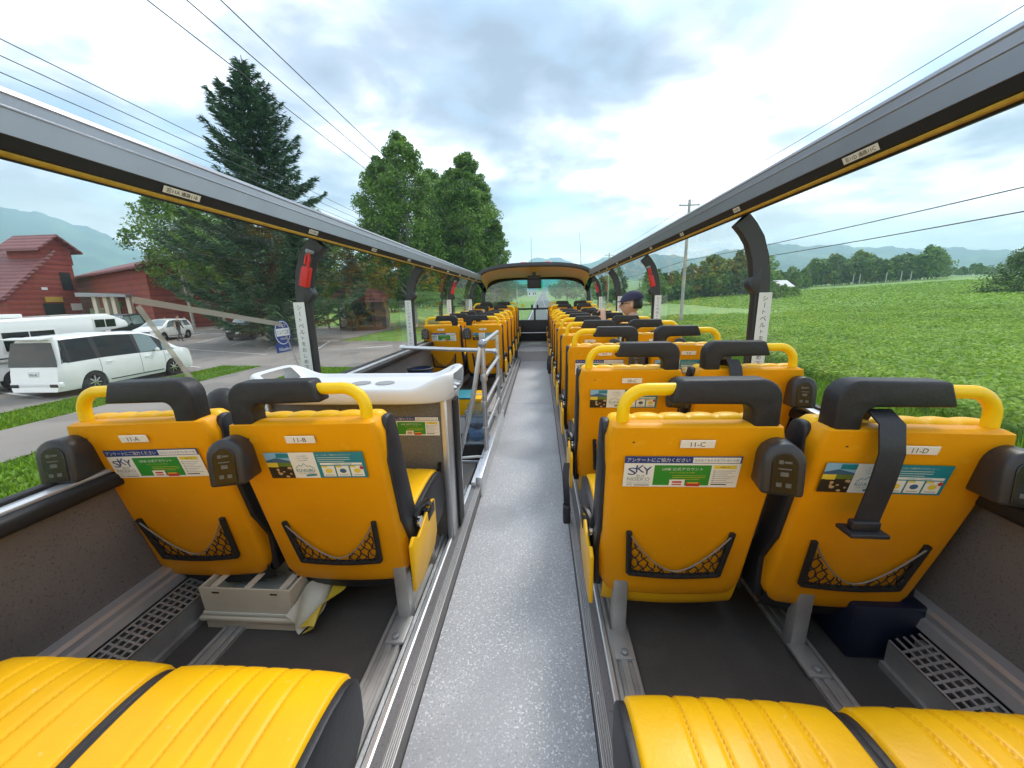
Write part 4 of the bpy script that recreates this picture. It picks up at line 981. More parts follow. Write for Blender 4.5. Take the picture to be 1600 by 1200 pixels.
# ================================================================== THE LAND
def gz(x, y):
    x = np.asarray(x, float); y = np.asarray(y, float)
    left = .02*np.clip(-x-5, 0, 110)
    yy = np.minimum(y, 1500); fwd = .016*(np.sqrt((yy-70)**2+900)+(yy-70))/2-.016*(np.sqrt(90**2+900)-90)/2+.036*(np.sqrt((yy-420)**2+6400)+(yy-420))/2-.036*(np.sqrt(440**2+6400)-440)/2
    fwd = np.where(y < -20, 0, fwd)
    xx = np.minimum(x, 175); rt = .044*(np.sqrt((xx-22)**2+36)+(xx-22))/2-.044*(np.sqrt(22**2+36)-22)/2
    rt = np.where(x < 0, 0, rt)*np.clip((y+60)/60, 0, 1)*(1-smoothstep(250, 700, y)*.8)
    return left+np.maximum(fwd, 0)+np.maximum(rt, 0)
def G(x, y): return float(gz(x, y))
def atX(u, v, X): d = ray(u, v); k = X/d.x; return Vector((X, d.y*k, EZ+d.z*k))
def axis(stops):
    o = []
    for a, b_, st in stops: o += list(np.arange(a, b_, st))
    return np.array(o+[stops[-1][1]])
def sheet(name, xs, ys, off, m, label=None, cat=None, kind='structure', zfn=None):
    X_, Y_ = np.meshgrid(xs, ys, indexing='ij'); Z = gz(X_, Y_)+off
    if zfn is not None: Z = Z+zfn(X_, Y_)
    V = np.stack([X_, Y_, Z], -1).reshape(-1, 3); nx, ny = len(xs), len(ys)
    i, j = np.meshgrid(np.arange(nx-1), np.arange(ny-1), indexing='ij'); a = (i*ny+j).ravel()
    me = npmesh(name, V, np.stack([a, a+ny, a+ny+1, a+1], -1), [m]); me.polygons.foreach_set('use_smooth', [True]*len(me.polygons))
    return link(name, me, None, label=label, cat=cat, kind=kind)
sheet('ground', axis([(-5000, -200, 400), (-200, -70, 13), (-70, 60, 2), (60, 200, 7), (200, 5000, 400)]), axis([(-400, -20, 40), (-20, 120, 2), (120, 740, 10), (740, 1520, 30), (1520, 5000, 380)]), 0, 'grass')
def strip_sheet(name, pts, wdt, off, m, n=None):        # a band following a centre line
    V = []; Q = []
    for k, (x, y) in enumerate(pts):
        a = pts[max(0, k-1)]; c = pts[min(len(pts)-1, k+1)]; tx, ty = c[0]-a[0], c[1]-a[1]; l = math.hypot(tx, ty); nx, ny = -ty/l, tx/l
        for s in (-1, 0, 1): px_, py_ = x+nx*wdt/2*s, y+ny*wdt/2*s; V.append((px_, py_, G(px_, py_)+off))
        if k: o = (k-1)*3; Q += [(o, o+1, o+4, o+3), (o+1, o+2, o+5, o+4)]
    return link(name, npmesh(name, V, Q, [m]), None, kind='structure')
RX = lambda y: 1.5+28*float(smoothstep(150, 1600, y))
cl = [(RX(y), y) for y in list(np.arange(-40, 120, 2))+list(np.arange(120, 1500, 6))]
strip_sheet('road', cl, 6.6, .030, 'road')
for d, w_ in ((-3.0, .13), (3.0, .13)): strip_sheet('road_marking', [(x+d, y) for x, y in cl], w_, .036, 'whitepaint')
V = []; Q = []
for y in np.arange(14, 500, 10.):
    x = RX(y); o = len(V)
    for (dx, dy) in ((-.06, 0), (.06, 0), (.06, 5), (-.06, 5)): V.append((x+dx, y+dy, G(x+dx, y+dy)+.037))
    Q.append((o, o+1, o+2, o+3))
link('road_marking', npmesh('road_marking', V, Q, ['whitepaint']), None, kind='structure')
sheet('parking_lot', axis([(-75, -14.6, 1.5)]), axis([(-20, 40, 2)]), .034, 'asphalt')
sheet('driveway', axis([(-14.6, -1.9, 1.2)]), axis([(16.5, 27, 1.5)]), .034, 'asphalt')
sheet('footpath', axis([(-12.7, -10.2, 1.2)]), axis([(-25, 16.5, 2)]), .034, 'asphalt')
b = B()
def pline(x0, y0, x1, y1, wd=.12):
    dx, dy = x1-x0, y1-y0; l = math.hypot(dx, dy); nx, ny = -dy/l*wd/2, dx/l*wd/2; n = max(1, int(l/2)); vs = []
    for i in range(n+1):
        x, y = x0+dx*i/n, y0+dy*i/n
        for s in (-1, 1): vs.append((x+nx*s, y+ny*s, G(x+nx*s, y+ny*s)+.046))
    b.add(vs, [(2*i, 2*i+1, 2*i+3, 2*i+2) for i in range(n)])
for k in range(-4, 3):
    x, y = -15.6+.72*k*.26, 10.6+2.7*k
    pline(x, y, x-5.0, y+1.2)
for k in range(6): pline(-33+4.0*k*.9, 33.5-1.4*k, -31+4.0*k*.9, 28.0-1.4*k)
pline(-33, 33.5, -14.5, 26.6); pline(-24, 22.5, -15, 20)
b.build('parking_marking', 'whitepaint', None, smooth=0, kind='structure')
# grass blades and the soybean crop: uncountable stuff
def blades(name, x0, x1, y0, y1, n, h, m, label, cat, wd=.018, test=None, base=0):
    x = RNG.uniform(x0, x1, n); y = RNG.uniform(y0, y1, n)
    if test is not None: k = test(x, y); x, y = x[k], y[k]; n = len(x)
    z = gz(x, y)+base; a = RNG.uniform(0, 2*np.pi, n); hh = h*RNG.uniform(.5, 1.2, n); le = RNG.uniform(-.6, .6, (n, 2))*hh[:, None]
    c, s = np.cos(a)*wd, np.sin(a)*wd
    V = np.empty((n, 3, 3)); V[:, 0] = np.stack([x-c, y-s, z], -1); V[:, 1] = np.stack([x+c, y+s, z], -1); V[:, 2] = np.stack([x+le[:, 0], y+le[:, 1], z+hh], -1)
    link(name, npmesh(name, V.reshape(-1, 3), np.arange(n*3).reshape(-1, 3), [m], RNG.uniform(0, 1, n)), None, label=label, cat=cat, kind='stuff')
def lumps(x, y): return .55*np.sin(x*.31+y*.17+np.sin(y*.23)*2)+.75*np.sin(x*1.3+np.sin(y*.7)*1.5)*np.sin(y*1.1+np.cos(x*.6))
blades('verge_grass', 4.9, 9.8, 2, 40, 60000, .24, 'grassblade', 'bright green uncut grass on the verge between the road and the crop field', 'grass', .02)
blades('verge_grass', -10.2, -4.5, 1, 16.5, 50000, .09, 'grassblade', 'short bright lawn strip between the bus and the footpath', 'grass', .022)
blades('verge_grass', -14.6, -12.7, 2, 16.5, 20000, .09, 'grassblade', 'narrow lawn strip between the footpath and the parked white minivan', 'grass', .022)
sheet('crop_field', axis([(9.3, 60, 1.0), (60, 175, 4)]), axis([(-12, 60, 1.0), (60, 150, 4)]), .28, 'field', 'green soybean field stretching from the verge to the far woods', 'crop field', 'stuff', zfn=lambda x, y: .10*lumps(x*1.4, y*1.4)-.30*(1-smoothstep(9.3, 10.3, x)))
def leaves(n, x0, x1, y0, y1, size, hz0, hz1, near):
    u = RNG.uniform(0, 1, n); x = x0+(x1-x0)*u**near; y = RNG.uniform(y0, y1, n)
    z = gz(x, y)+RNG.uniform(hz0, hz1, n)+.11*lumps(x*1.4, y*1.4)
    nrm = np.stack([RNG.normal(0, .45, n), RNG.normal(0, .45, n), np.ones(n)], -1); nrm /= np.linalg.norm(nrm, axis=1)[:, None]
    a = RNG.uniform(0, 2*np.pi, n); t = np.stack([np.cos(a), np.sin(a), np.zeros(n)], -1); t -= nrm*(t*nrm).sum(1)[:, None]; t /= np.linalg.norm(t, axis=1)[:, None]; bt = np.cross(nrm, t)
    s = size*RNG.uniform(.6, 1.25, n)*(1+.012*np.hypot(x, y)); c = np.stack([x, y, z], -1)
    V = np.stack([c-t*s[:, None]*.6, c+bt*s[:, None]*.38, c+t*s[:, None]*.6+nrm*-.1*s[:, None], c-bt*s[:, None]*.38], 1).reshape(-1, 3)
    return V, RNG.uniform(0, 1, n)*.7+.3*(lumps(x*.8, y*.8)*.5+.5)
P1 = leaves(230000, 9.3, 44, -4, 48, .098, .26, .60, 1.35); P2 = leaves(120000, 30, 120, 5, 120, .17, .28, .55, 1.0)
V = np.concatenate([P1[0], P2[0]]); r = np.concatenate([P1[1], P2[1]])
link('crop_leaves', npmesh('crop_leaves', V, np.arange(len(V)).reshape(-1, 4), ['soy'], r), None, label='dense leafy soybean plants covering the field beside the bus', cat='crop plants', kind='stuff')

# mountains, one sheet right round the horizon
prof = [(-700, 330), (-300, 300), (0, 322), (60, 333), (140, 356), (220, 392), (300, 425), (420, 432), (560, 425), (700, 424), (780, 420), (822, 409), (837, 402), (852, 405), (868, 404), (890, 407), (905, 413), (925, 409), (945, 404), (1020, 398), (1090, 402), (1150, 389), (1210, 382), (1320, 384), (1420, 388), (1500, 387), (1600, 394), (1900, 400), (2400, 420)]
us = np.linspace(-700, 2400, 420); vv = np.interp(us, [p[0] for p in prof], [p[1] for p in prof])
vv = vv+np.array([1.6*math.sin(u*.071)+1.1*math.sin(u*.17+1)+.7*math.sin(u*.39+2) for u in us])
DM = 2600; V = []; nr = 15
for u, v in zip(us, vv):
    d = ray(u, v); hl = math.hypot(d.x, d.y); dx, dy = d.x/hl, d.y/hl; el = d.z/hl
    far = 1.0+.18*math.sin(u*.01)
    for k in range(nr):
        t = k/(nr-3) if k < nr-2 else 1+(k-nr+3)*.25
        dist = (1350+(DM-1350)*t)*far; hgt = el*DM*far*(t**1.25 if t <= 1 else max(0, 1-(t-1)*1.6))
        rough = 26*math.sin(u*.043+k*.9)*math.sin(k*1.3+u*.021)*math.sin(math.pi*min(1, t))*min(1, el*14)
        g0 = G(dx*dist, dy*dist)
        V.append((dx*dist, dy*dist, max(EZ+hgt+rough*(t < .98), g0-6+0*t)))
V = np.array(V); nu = len(us); i, j = np.meshgrid(np.arange(nu-1), np.arange(nr-1), indexing='ij'); a = (i*nr+j).ravel()
me = npmesh('mountains', V, np.stack([a, a+nr, a+nr+1, a+1], -1), ['hillgreen']); me.polygons.foreach_set('use_smooth', [True]*len(me.polygons)); link('mountains', me, None, kind='structure'); V_MAX = V[:, 2].max()

# ================================================================== TREES
def cards(c, nrm_bias, size, n, elong=1.5):
    nrm = RNG.normal(0, 1, (n, 3)); nrm[:, 2] = np.abs(nrm[:, 2])+nrm_bias; nrm /= np.linalg.norm(nrm, axis=1)[:, None]
    t = RNG.normal(0, 1, (n, 3)); t -= nrm*(t*nrm).sum(1)[:, None]; t /= np.linalg.norm(t, axis=1)[:, None]; bt = np.cross(nrm, t); s = (size*RNG.uniform(.6, 1.3, n))[:, None]
    return np.stack([c-t*s*elong*.5, c+bt*s*.42, c+t*s*elong*.5, c-bt*s*.42], 1).reshape(-1, 3)
def tree_mesh(seed, h, w, leaf, n, trunk_h=.25, leafmat='leaf', barkmat='bark', shape='round', cl_r=.16, ncl=60, tw=.014):
    rg = np.random.default_rng(seed); rs = random.Random(seed); b = B()
    tr_ = [(0, 0, -.4)]; bend = [rs.uniform(-.03, .03)*h, rs.uniform(-.03, .03)*h]
    for k in range(1, 7): f = k/6; tr_.append((bend[0]*f*math.sin(f*3), bend[1]*f, h*.9*f))
    b.tube(tr_, [h*tw*(1.15-1.0*k/6) for k in range(7)], 7)
    cls = []
    for k in range(ncl):
        f = trunk_h+(1-trunk_h)*((k+.5)/ncl)**.85; a = k*2.399+rs.uniform(-.4, .4)
        q = (f-trunk_h)/(1-trunk_h)
        env = {'round': math.sin(math.pi*min(1, .12+.86*q))**.6, 'column': (1-q*.72)*min(1, .5+2.2*q), 'cone': (1-q)**.8+.04, 'bush': math.sqrt(max(0.05, 1-q*q)), 'poplar': (1-q)**.5*min(1, .45+2.4*q)+.03}[shape]
        rad = w*.5*env*(rs.uniform(.25, 1.0)**.5)*rs.uniform(.75, 1.12)
        c = (rad*math.cos(a)+bend[0]*q, rad*math.sin(a)+bend[1]*q, f*h*rs.uniform(.97, 1.02)); cls.append((c, w*cl_r*rs.uniform(.7, 1.35)*(1 if q < .8 else .7)))
        st = (0.02*c[0], .02*c[1], max(h*.1, f*h-rad*.75))
        if rad > w*.12: b.tube([st, ((st[0]+c[0])/2, (st[1]+c[1])/2, (st[2]+c[2])/2+.02*h), c], [h*tw*.32*(1.1-q*.7), h*tw*.22*(1.1-q*.7), h*.0015], 4)
    per = n//ncl; C = []; RN = []
    for (c, r) in cls:
        d = rg.normal(0, 1, (per, 3)); d /= np.linalg.norm(d, axis=1)[:, None]; rr = r*rg.uniform(0, 1, per)**.45
        C.append(np.array(c)+d*rr[:, None]*np.array([1.1, 1.1, .8])); RN.append(np.clip(rg.uniform(0, .6, per)+rs.uniform(0, .4), 0, 1))
    C = np.concatenate(C); V = cards(C, .3, leaf, len(C)); cm = npmesh('crown', V, np.arange(len(V)).reshape(-1, 4), [leafmat], np.concatenate(RN))
    return b.mesh('trunk', barkmat, 60), cm
def spruce_mesh(seed, h, w, n):
    rs = random.Random(seed); rg = np.random.default_rng(seed); b = B(); b.tube([(0, 0, -.4), (0, 0, h*.5), (0, 0, h)], [h*.016, h*.010, .02], 8)
    C = []; D = []; S_ = []; nb = 0
    lev = 30
    for k in range(lev):
        f = .10+.90*(k/lev)**.9; rad = w*.5*(1-f)**.72*rs.uniform(.82, 1.12)+.12; m = rs.randint(7, 11)
        for j in range(m):
            a = 2*math.pi*(j+rs.uniform(-.3, .3))/m+k*1.1; R = rad*rs.uniform(.62, 1.16)
            z0 = f*h
            def pt(t): return (R*t*math.cos(a), R*t*math.sin(a), z0-R*.30*t+R*.42*t*t*t+.0*t)
            b.tube([pt(0), pt(.4), pt(.75), pt(1.0)], [.05, .035, .02, .008], 4)
            kn = int(n/(lev*7)*(R/(w*.28)))
            t = rg.uniform(.12, 1.03, kn)**.75; side = rg.normal(0, 1, kn)*(.15*R*(1.08-t)+.05); dz = -np.abs(rg.normal(0, .16, kn))*(1.2-t)*1.4+rg.normal(0, .06, kn)
            x = R*t*math.cos(a)-side*math.sin(a); y = R*t*math.sin(a)+side*math.cos(a); z = z0-R*.30*t+R*.42*t**3+dz
            C.append(np.stack([x, y, z], -1)); sg = np.sign(side)*.8
            D.append(np.stack([math.cos(a)*.75-sg*math.sin(a)*.6, math.sin(a)*.75+sg*math.cos(a)*.6, rg.normal(.0, .30, kn)], -1))
    C = np.concatenate(C); D = np.concatenate(D); D /= np.linalg.norm(D, axis=1)[:, None]; k = len(C)
    up = rg.normal(0, .6, (k, 3)); up[:, 2] += 1; bt = np.cross(D, up); bt /= np.linalg.norm(bt, axis=1)[:, None]
    s = (.28*rg.uniform(.6, 1.3, k))[:, None]; V = np.stack([C-D*s*.6, C+bt*s*.12, C+D*s*.8, C-bt*s*.12], 1).reshape(-1, 3)
    return b.mesh('trunk', 'bark', 60), npmesh('crown', V, np.arange(len(V)).reshape(-1, 4), ['leaf_spruce'], rg.uniform(0, 1, k))
def tree(name, meshes, x, y, label, s=1.0, rz=0, group=None, sink=0):
    t = thing(name, label, 'tree', (x, y, G(x, y)-sink), rz, group); t.scale = (s, s, s)
    link('trunk', meshes[0], t); link('crown', meshes[1], t); return t
def height_to(u, v, Y, x=None): p = atY(u, v, Y); return p, p.z-G(p.x, p.y)
p, h = height_to(376, 86, 26); base = p
tree('spruce_tree', spruce_mesh(4, h, 12.4, 80000), base.x, 26, 'tall dark spruce rising above the left roof rail')
big = tree_mesh(21, 20, 9.5, .21, 30000, .14, 'leaf', 'birch', 'poplar', .115, 110)
big2 = tree_mesh(22, 20, 8.5, .21, 28000, .14, 'leaf', 'birch', 'poplar', .115, 100)
for u, v, Y, ms, rz, lab in ((628, 212, 41, big, .3, 'tall broad green tree, the left one of the pair above the left rail'), (716, 238, 46, big2, 1.2, 'tall green tree, the right one of the pair above the left rail'), (745, 278, 50, big, 2.4, 'lower green tree filling the right edge of the pair above the rail'), (584, 252, 42, big, 3.6, 'green tree at the left edge of the tall clump above the left rail'), (696, 268, 47, big, 4.4, 'green tree joining the two tallest crowns of the clump above the left rail'), (768, 345, 49, big2, .8, 'lowest tree at the right foot of the clump by the front canopy'), (676, 268, 52, big2, 5.1, 'green tree filling the middle of the tall clump behind the left rail')):
    p, h = height_to(u, v, Y); tree('broadleaf_tree', ms, p.x, Y, lab, h/20*1.0, rz)
bir = [tree_mesh(31+k, 11, 6.0, .17, 11000, .30, 'leaf', 'birch', 'round', .13, 60, .010) for k in range(2)]
for k, (u, v, Y, lab) in enumerate(((262, 300, 37, 'thin open birch at the left end of the row by the parking lot'), (318, 322, 39, 'birch with pale trunk behind the white hatchback'), (372, 350, 37, 'birch half hidden by the dark spruce, behind the black car'), (440, 352, 35, 'dark leafy tree right of the spruce, low under the rail'), (492, 330, 38, 'leafy tree directly behind the nearest left window pillar'))):
    p, h = height_to(u, v, Y); tree('birch_tree', bir[k % 2], p.x, Y, lab, h/11, k*1.3)
sp2 = spruce_mesh(9, 9, 5.2, 9000)
for u, v, Y, lab in ((545, 385, 36, 'young spruce with drooping branches beside the red kiosk'), (428, 430, 24, 'small yellow-green conifer in front of the birches')):
    p, h = height_to(u, v, Y); tree('young_spruce', sp2, p.x, Y, lab, h/9, u*.1)
wood = [tree_mesh(50+k, 10, [8, 7, 9, 5.5][k], .62, 1500, .12, ['leaf_dark', 'leaf', 'leaf', 'leaf_dark'][k], 'bark', ['round', 'round', 'bush', 'cone'][k], .16, 34) for k in range(4)]
WG = 'trees of the far woods and roadside'
rs = random.Random(17)
def wtree(x, y, h, lab, k=None):
    k = rs.randrange(4) if k is None else k
    t = tree('woodland_tree', wood[k], x, y, lab, h/10*rs.uniform(.85, 1.15), rs.uniform(0, 6.3), WG)
    return t
def along(u0, u1, Y0_, Y1_, n, h, lab, rows=2, ks=None):
    for i in range(n):
        u = u0+(u1-u0)*(i+rs.uniform(.1, .9))/n; Y = Y0_+(Y1_-Y0_)*(i+.5)/n+rs.uniform(0, 9)*(i % rows); p = atY(u, 450, Y); wtree(p.x, Y, h*rs.uniform(.75, 1.15), lab, None if ks is None else rs.choice(ks))
along(1015, 1110, 95, 120, 20, 7.6, 'tree in the dark wood beyond the field, just right of the second window pillar', 3)
along(1105, 1190, 115, 120, 18, 9.5, 'tree in the taller part of the wood beside the nearest right window pillar', 3)
along(1180, 1262, 120, 140, 14, 6.0, 'low tree in the gap of the woods around the white-roofed house', 2)
along(1262, 1462, 150, 150, 36, 9.0, 'tree in the long flat-topped copse at the back of the field', 3, (0, 1, 2))
along(1460, 1560, 170, 190, 14, 4.0, 'low shrubby tree in the hedge line at the right end of the field', 2)
along(1185, 1250, 84, 88, 7, 2.6, 'round bush at the near edge of the wood', 2, (2,))
tr1 = tree_mesh(77, 7, 8, .26, 9000, .05, 'leaf_dark', 'bark', 'bush', .15, 60)
p = atY(1588, 470, 60); tree('broadleaf_tree', tr1, p.x+1, 60, 'dark rounded tree alone at the right edge of the crop field', 1.0, 0, None, .8)
along(500, 640, 75, 80, 15, 8.0, 'tree behind the red kiosk seen through the left windows', 3); along(640, 752, 95, 120, 10, 5.5, 'tree on the grassy slope seen through the far left windows', 2)
for k in range(24):
    Y = 95+22*k; x = -8.5-rs.uniform(0, 16); wtree(x+RX(Y)-1.5, Y, 8.5, 'tree lining the left side of the road ahead')
for k in range(28):
    Y = 110+17*k; x = 9+rs.uniform(0, 17); wtree(x+RX(Y)-1.5, Y, 9, 'tree lining the right side of the road ahead')

# ================================================================== BUILDINGS
XB = -57.0
barn = thing('red_barn', 'red brick barn with tapering gable and a small roofed vent tower on top', 'barn', (XB, 41, 0))
def rel(p, o): return Vector(p)-Vector(o)
fp = [atX(u, v, XB) for u, v in ((8, 500), (8, 463), (80, 396), (107, 391), (131, 500))]
fy = [(p.y-41, p.z) for p in fp]; fy[0] = (fy[1][0], -.5); fy[-1] = (fy[-1][0], -.5)
b = B(); b.prism(fy, 'x', -26, 0); b.build('brick_wall', 'brick', barn, smooth=0)
b = B(); e0, e1 = Vector((0, fy[1][0], fy[1][1])), Vector((0, fy[2][0], fy[2][1])); dr = (e1-e0).normalized(); nn = Vector((0, -dr.z, dr.y)); 
if nn.z < 0: nn = -nn
q0, q1 = e0-dr*.7, e1+dr*.25
b.prism([(q0.y, q0.z), (q1.y, q1.z), (q1.y+nn.y*.3, q1.z+nn.z*.3), (q0.y+nn.y*.3, q0.z+nn.z*.3)], 'x', -26.5, .45); b.build('roof', 'rooftile', barn, smooth=0)
cy0, cy1 = fy[2][0]-.15, fy[3][0]+.1; cz = fy[2][1]
vt = B(); vt.box(-4.2, .05, cy0-.9, cy1, cz-1.2, cz+.6); vo = vt.build('vent_tower', 'brick', barn, smooth=0)
top_ = atX(92, 368, XB).z
b = B(); cm_ = (cy0-.9+cy1)/2; hw_ = (cy1-cy0+.9)/2+.75
for s in (-1, 1): b.prism([(cm_, top_), (cm_+s*hw_, cz+.35), (cm_+s*hw_, cz+.13), (cm_, top_-.22)], 'x', -4.9, .75)
b.prism([(cm_, top_-.22), (cm_+hw_-.5, cz+.40), (cm_-hw_+.5, cz+.40)], 'x', -4.1, .04, 1)
b.build('tower_roof', ['rooftile', 'brick'], vo, smooth=0)
def onface(name, m, u0, u1, v0, v1, parent, X_=XB, th=.06, o=(XB, 41, 0)):
    a, c = atX(u0, v1, X_), atX(u1, v0, X_); b = B(); b.box(X_-o[0]+.0, X_-o[0]+th, a.y-o[1], c.y-o[1], a.z, c.z); return b.build(name, m, parent, smooth=0)
onface('door', 'darkwin', 74, 98, 474, 500, barn); onface('sign', 'signyel', 71, 96, 464, 472, barn, th=.12); onface('slit_window', 'darkwin', 99, 108, 426, 453, barn); onface('vent', 'white', 65, 73, 449, 453, barn); onface('notice_board', 'white', 113, 126, 474, 485, barn, th=.1)
# long low building behind
A_, E_ = Vector((-66, 51, 0)), Vector((-38, 36, 0)); ax = (E_-A_); Ln = ax.length; ang = math.atan2(ax.y, ax.x)
lb2 = thing('brick_hall', 'long red brick hall with low tiled roof behind the parked cars', 'building', (A_.x, A_.y, .6), ang)
ze = atY(118, 438, 50).z-.6; 
b = B(); b.box(0, Ln, 0, 12, -1, ze); b.build('brick_wall', 'brick', lb2, smooth=0)
b = B()
rz_ = ze+2.3
b.prism([(-.8, ze-.15), (6, rz_), (6, rz_+.2), (-.85, ze+.1)], 'x', -.7, Ln+.7); b.prism([(12.8, ze-.15), (6, rz_), (6, rz_+.2), (12.85, ze+.1)], 'x', -.7, Ln+.7); b.build('roof', 'rooftile', lb2, smooth=0)
b = B(); b.prism([(0.02, ze-.02), (11.98, ze-.02), (6, rz_-.05)], 'x', Ln-.3, Ln-.05); b.prism([(0.02, ze-.02), (11.98, ze-.02), (6, rz_-.05)], 'x', .05, .3); b.build('gable', 'brick', lb2, smooth=0)
for x in (9, 14, 24.5, 27.5): 
    b = B(); b.box(x, x+1.3, -.06, .02, 1.0, 2.2, 0); b.box(x-.08, x+1.38, -.04, .0, .92, 2.28, 1); b.build('window', ['darkwin', 'white'], lb2, smooth=0)
pc = thing('entrance_porch', 'flat grey porch roof on cream posts in front of the brick hall', 'porch', (-50.5, 38, G(-50.5, 38)))
pw0, pw1 = atY(126, 462, 38).x+50.5, atY(204, 462, 38).x+50.5; pz = atY(160, 462, 38).z-G(-50.5, 38)
b = B(); b.prism([(pw0, pz+.35), (pw1, pz+.05), (pw1, pz-.2), (pw0, pz-.05)], 'y', -.5, 4); b.build('porch_roof', 'porchroof', pc, smooth=0)
for f in (.24, .46, .62, .92):
    b = B(); x = pw0+(pw1-pw0)*f; b.box(x-.22, x+.22, 0, .35, 0, pz-.1); b.build('post', 'cream', pc, smooth=0)
b = B(); b.box(pw0+.3, pw1-.3, 1.6, 1.7, 0, pz-.25, 1); b.box(pw0+(pw1-pw0)*.28, pw0+(pw1-pw0)*.42, 1.5, 1.6, .1, pz-.6); b.box(pw0+(pw1-pw0)*.68, pw0+(pw1-pw0)*.88, 1.5, 1.6, .1, pz-.6); b.build('doorway', ['darkwin', 'brick'], pc, smooth=0)
b = B(); b.box(pw0+(pw1-pw0)*.50, pw0+(pw1-pw0)*.58, .9, 1.0, pz-1.3, pz-.6); b.build('sign', 'pgreen', pc, smooth=0)
ks = thing('wooden_kiosk', 'small red-brown kiosk with a brown roof and a tall white banner', 'kiosk', (-17.3, 36, G(-17.3, 36)))
ks.scale = (.72, .72, .85)
b = B(); b.box(-2.6, 2.4, 0, 3.5, -.3, 3.3); b.build('wall', 'woodbrown', ks, smooth=0)
b = B(); b.prism([(-3.1, 3.1)]+[(2.9*math.cos(R_(180-180*i/12))*1.03-.1, 3.25+1.5*math.sin(R_(180*i/12))) for i in range(13)]+[(2.9, 3.1)], 'y', -.5, 4); b.build('roof', 'rooftile', ks, smooth=40)
b = B(); b.box(-.9, 0, -.05, .02, 0, 2.1); b.build('door', 'darkwin', ks, smooth=0); b = B(); b.box(.7, 1.9, -.05, .02, 1.0, 2.0); b.build('window', 'darkwin', ks, smooth=0)
b = B(); b.box(-2.3, -1.55, -.09, -.02, .5, 3.0); b.build('banner', 'white', ks, smooth=0)
def house(x, y, w, d, h, lab, wall='white', roof='porchroof', rz=0, nm='house'):
    t = thing(nm, lab, 'house', (x, y, G(x, y)), rz)
    b = B(); b.box(-w/2, w/2, -d/2, d/2, -.5, h); b.prism([(-d/2, h), (d/2, h), (0, h+d*.33)], 'x', -w/2, w/2); b.build('wall', wall, t, smooth=0)
    b = B()
    for s in (-1, 1): b.prism([(s*(d/2+.5), h-.25), (0, h+d*.36), (0, h+d*.36+.22), (s*(d/2+.5), h-.02)], 'x', -w/2-.5, w/2+.5)
    b.build('roof', roof, t, smooth=0)
    b = B()
    for q in (-.3, .1, .3): b.box(w*q-.5, w*q+.5, -d/2-.05, -d/2+.02, h*.35, h*.75)
    b.build('window', 'darkwin', t, smooth=0)
p = atY(1218, 440, 122); house(p.x, 122, 4.8, 4.4, 1.9, 'small farmhouse with a white roof among the woods beyond the field', 'cream', 'white', .4)
p = atY(832, 452, 330); house(p.x, 330, 8, 7, 4, 'white house beside the road far ahead, seen through the windscreen')

# ================================================================== POLES, WIRES, SIGNS
def pole(x, y, h, lab, arm=True):
    t = thing('utility_pole', lab, 'pole', (x, y, G(x, y)), 0, 'utility poles along the road'); b = B(); b.tube([(0, 0, -.5), (0, 0, h)], [.17, .11], 10); b.build('pole', 'concrete', t)
    if arm:
        b = B(); b.box(-.9, .9, -.05, .05, h-.5, h-.4); b.build('crossarm', 'steel', t)
        for dx in (-.8, 0, .8): b = B(); b.lathe([(.04, h-.4), (.05, h-.3), (.02, h-.25), (.04, h-.2), (0, h-.18)], (dx, 0, 0), n=8); b.build('insulator', 'white', t)
    return t
XR, XL = 13.4, -8.0
hp = atY(1078, 312, 38).z-G(XR, 38)
pole(XR, 38, hp, 'concrete utility pole standing in the field edge right of the bus'); pole(XR+.6, 82, hp, 'utility pole just above the right roof rail, second along the field'); pole(XR+3, 126, hp, 'third utility pole along the right of the road')
pole(XL, 66, 10.5, 'pale utility pole seen through the left end of the windscreen'); pole(XL+.6, 130, 10.5, 'distant utility pole left of the hanging monitor')
for k, u in enumerate((1332, 1342, 1383, 1406, 1421)):
    p = atY(u, 444, 140); pole(p.x, 140, 3.8, ['thin grey pole at the back of the field', 'short grey pole at the back of the field', 'pale leaning post before the copse', 'pale post before the copse, farther right', 'thin post at the right part of the copse'][k], False)
def wire(x, z, lab, y0, y1, grp, r=.016, sag=.35, span=44, ph=38):
    pts = []
    for y in np.arange(y0, y1+.1, 2.75):
        f = ((y-ph) % span)/span; pts.append((x, y, z+G(XR if x > 0 else XL, max(y, 0))*.9-sag*4*f*(1-f)))
    b = B(); b.tube(pts, r, 5); o = b.build('power_line', 'wire', None); tag(o, lab, 'power line', grp)
WGp = 'overhead wires along the road'
for (u, v, lab) in ((1600, 0, 'uppermost black wire crossing the sky above the right roof rail'), (1600, 284, 'upper of the two wires crossing the right window'), (1600, 322, 'lower of the two wires crossing the right window')):
    q = atX(u, v, XR); wire(XR, q.z+.15, lab, 4, 170, WGp, .018 if v else .014)
for (u, v, x, lab) in ((220, 0, XL-.8, 'leftmost of the three wires crossing the spruce'), (283, 0, XL, 'middle one of the three wires crossing the spruce'), (337, 0, XL+.8, 'rightmost of the three wires crossing the spruce'), (0, 66, XL-6, 'highest of the wires low at the left edge of the sky'), (0, 92, XL-6.2, 'middle wire low at the left edge of the sky'), (0, 118, XL-6.4, 'lowest wire at the left edge of the sky')):
    q = atX(u, v, x); wire(x, q.z+.2, lab, 1.2, 160, WGp, .014, .4, 64, 2)
sg = thing('road_sign', 'yellow diamond warning sign on a white post left of the road ahead', 'road sign', (-2.35, 55, G(-2.35, 55)))
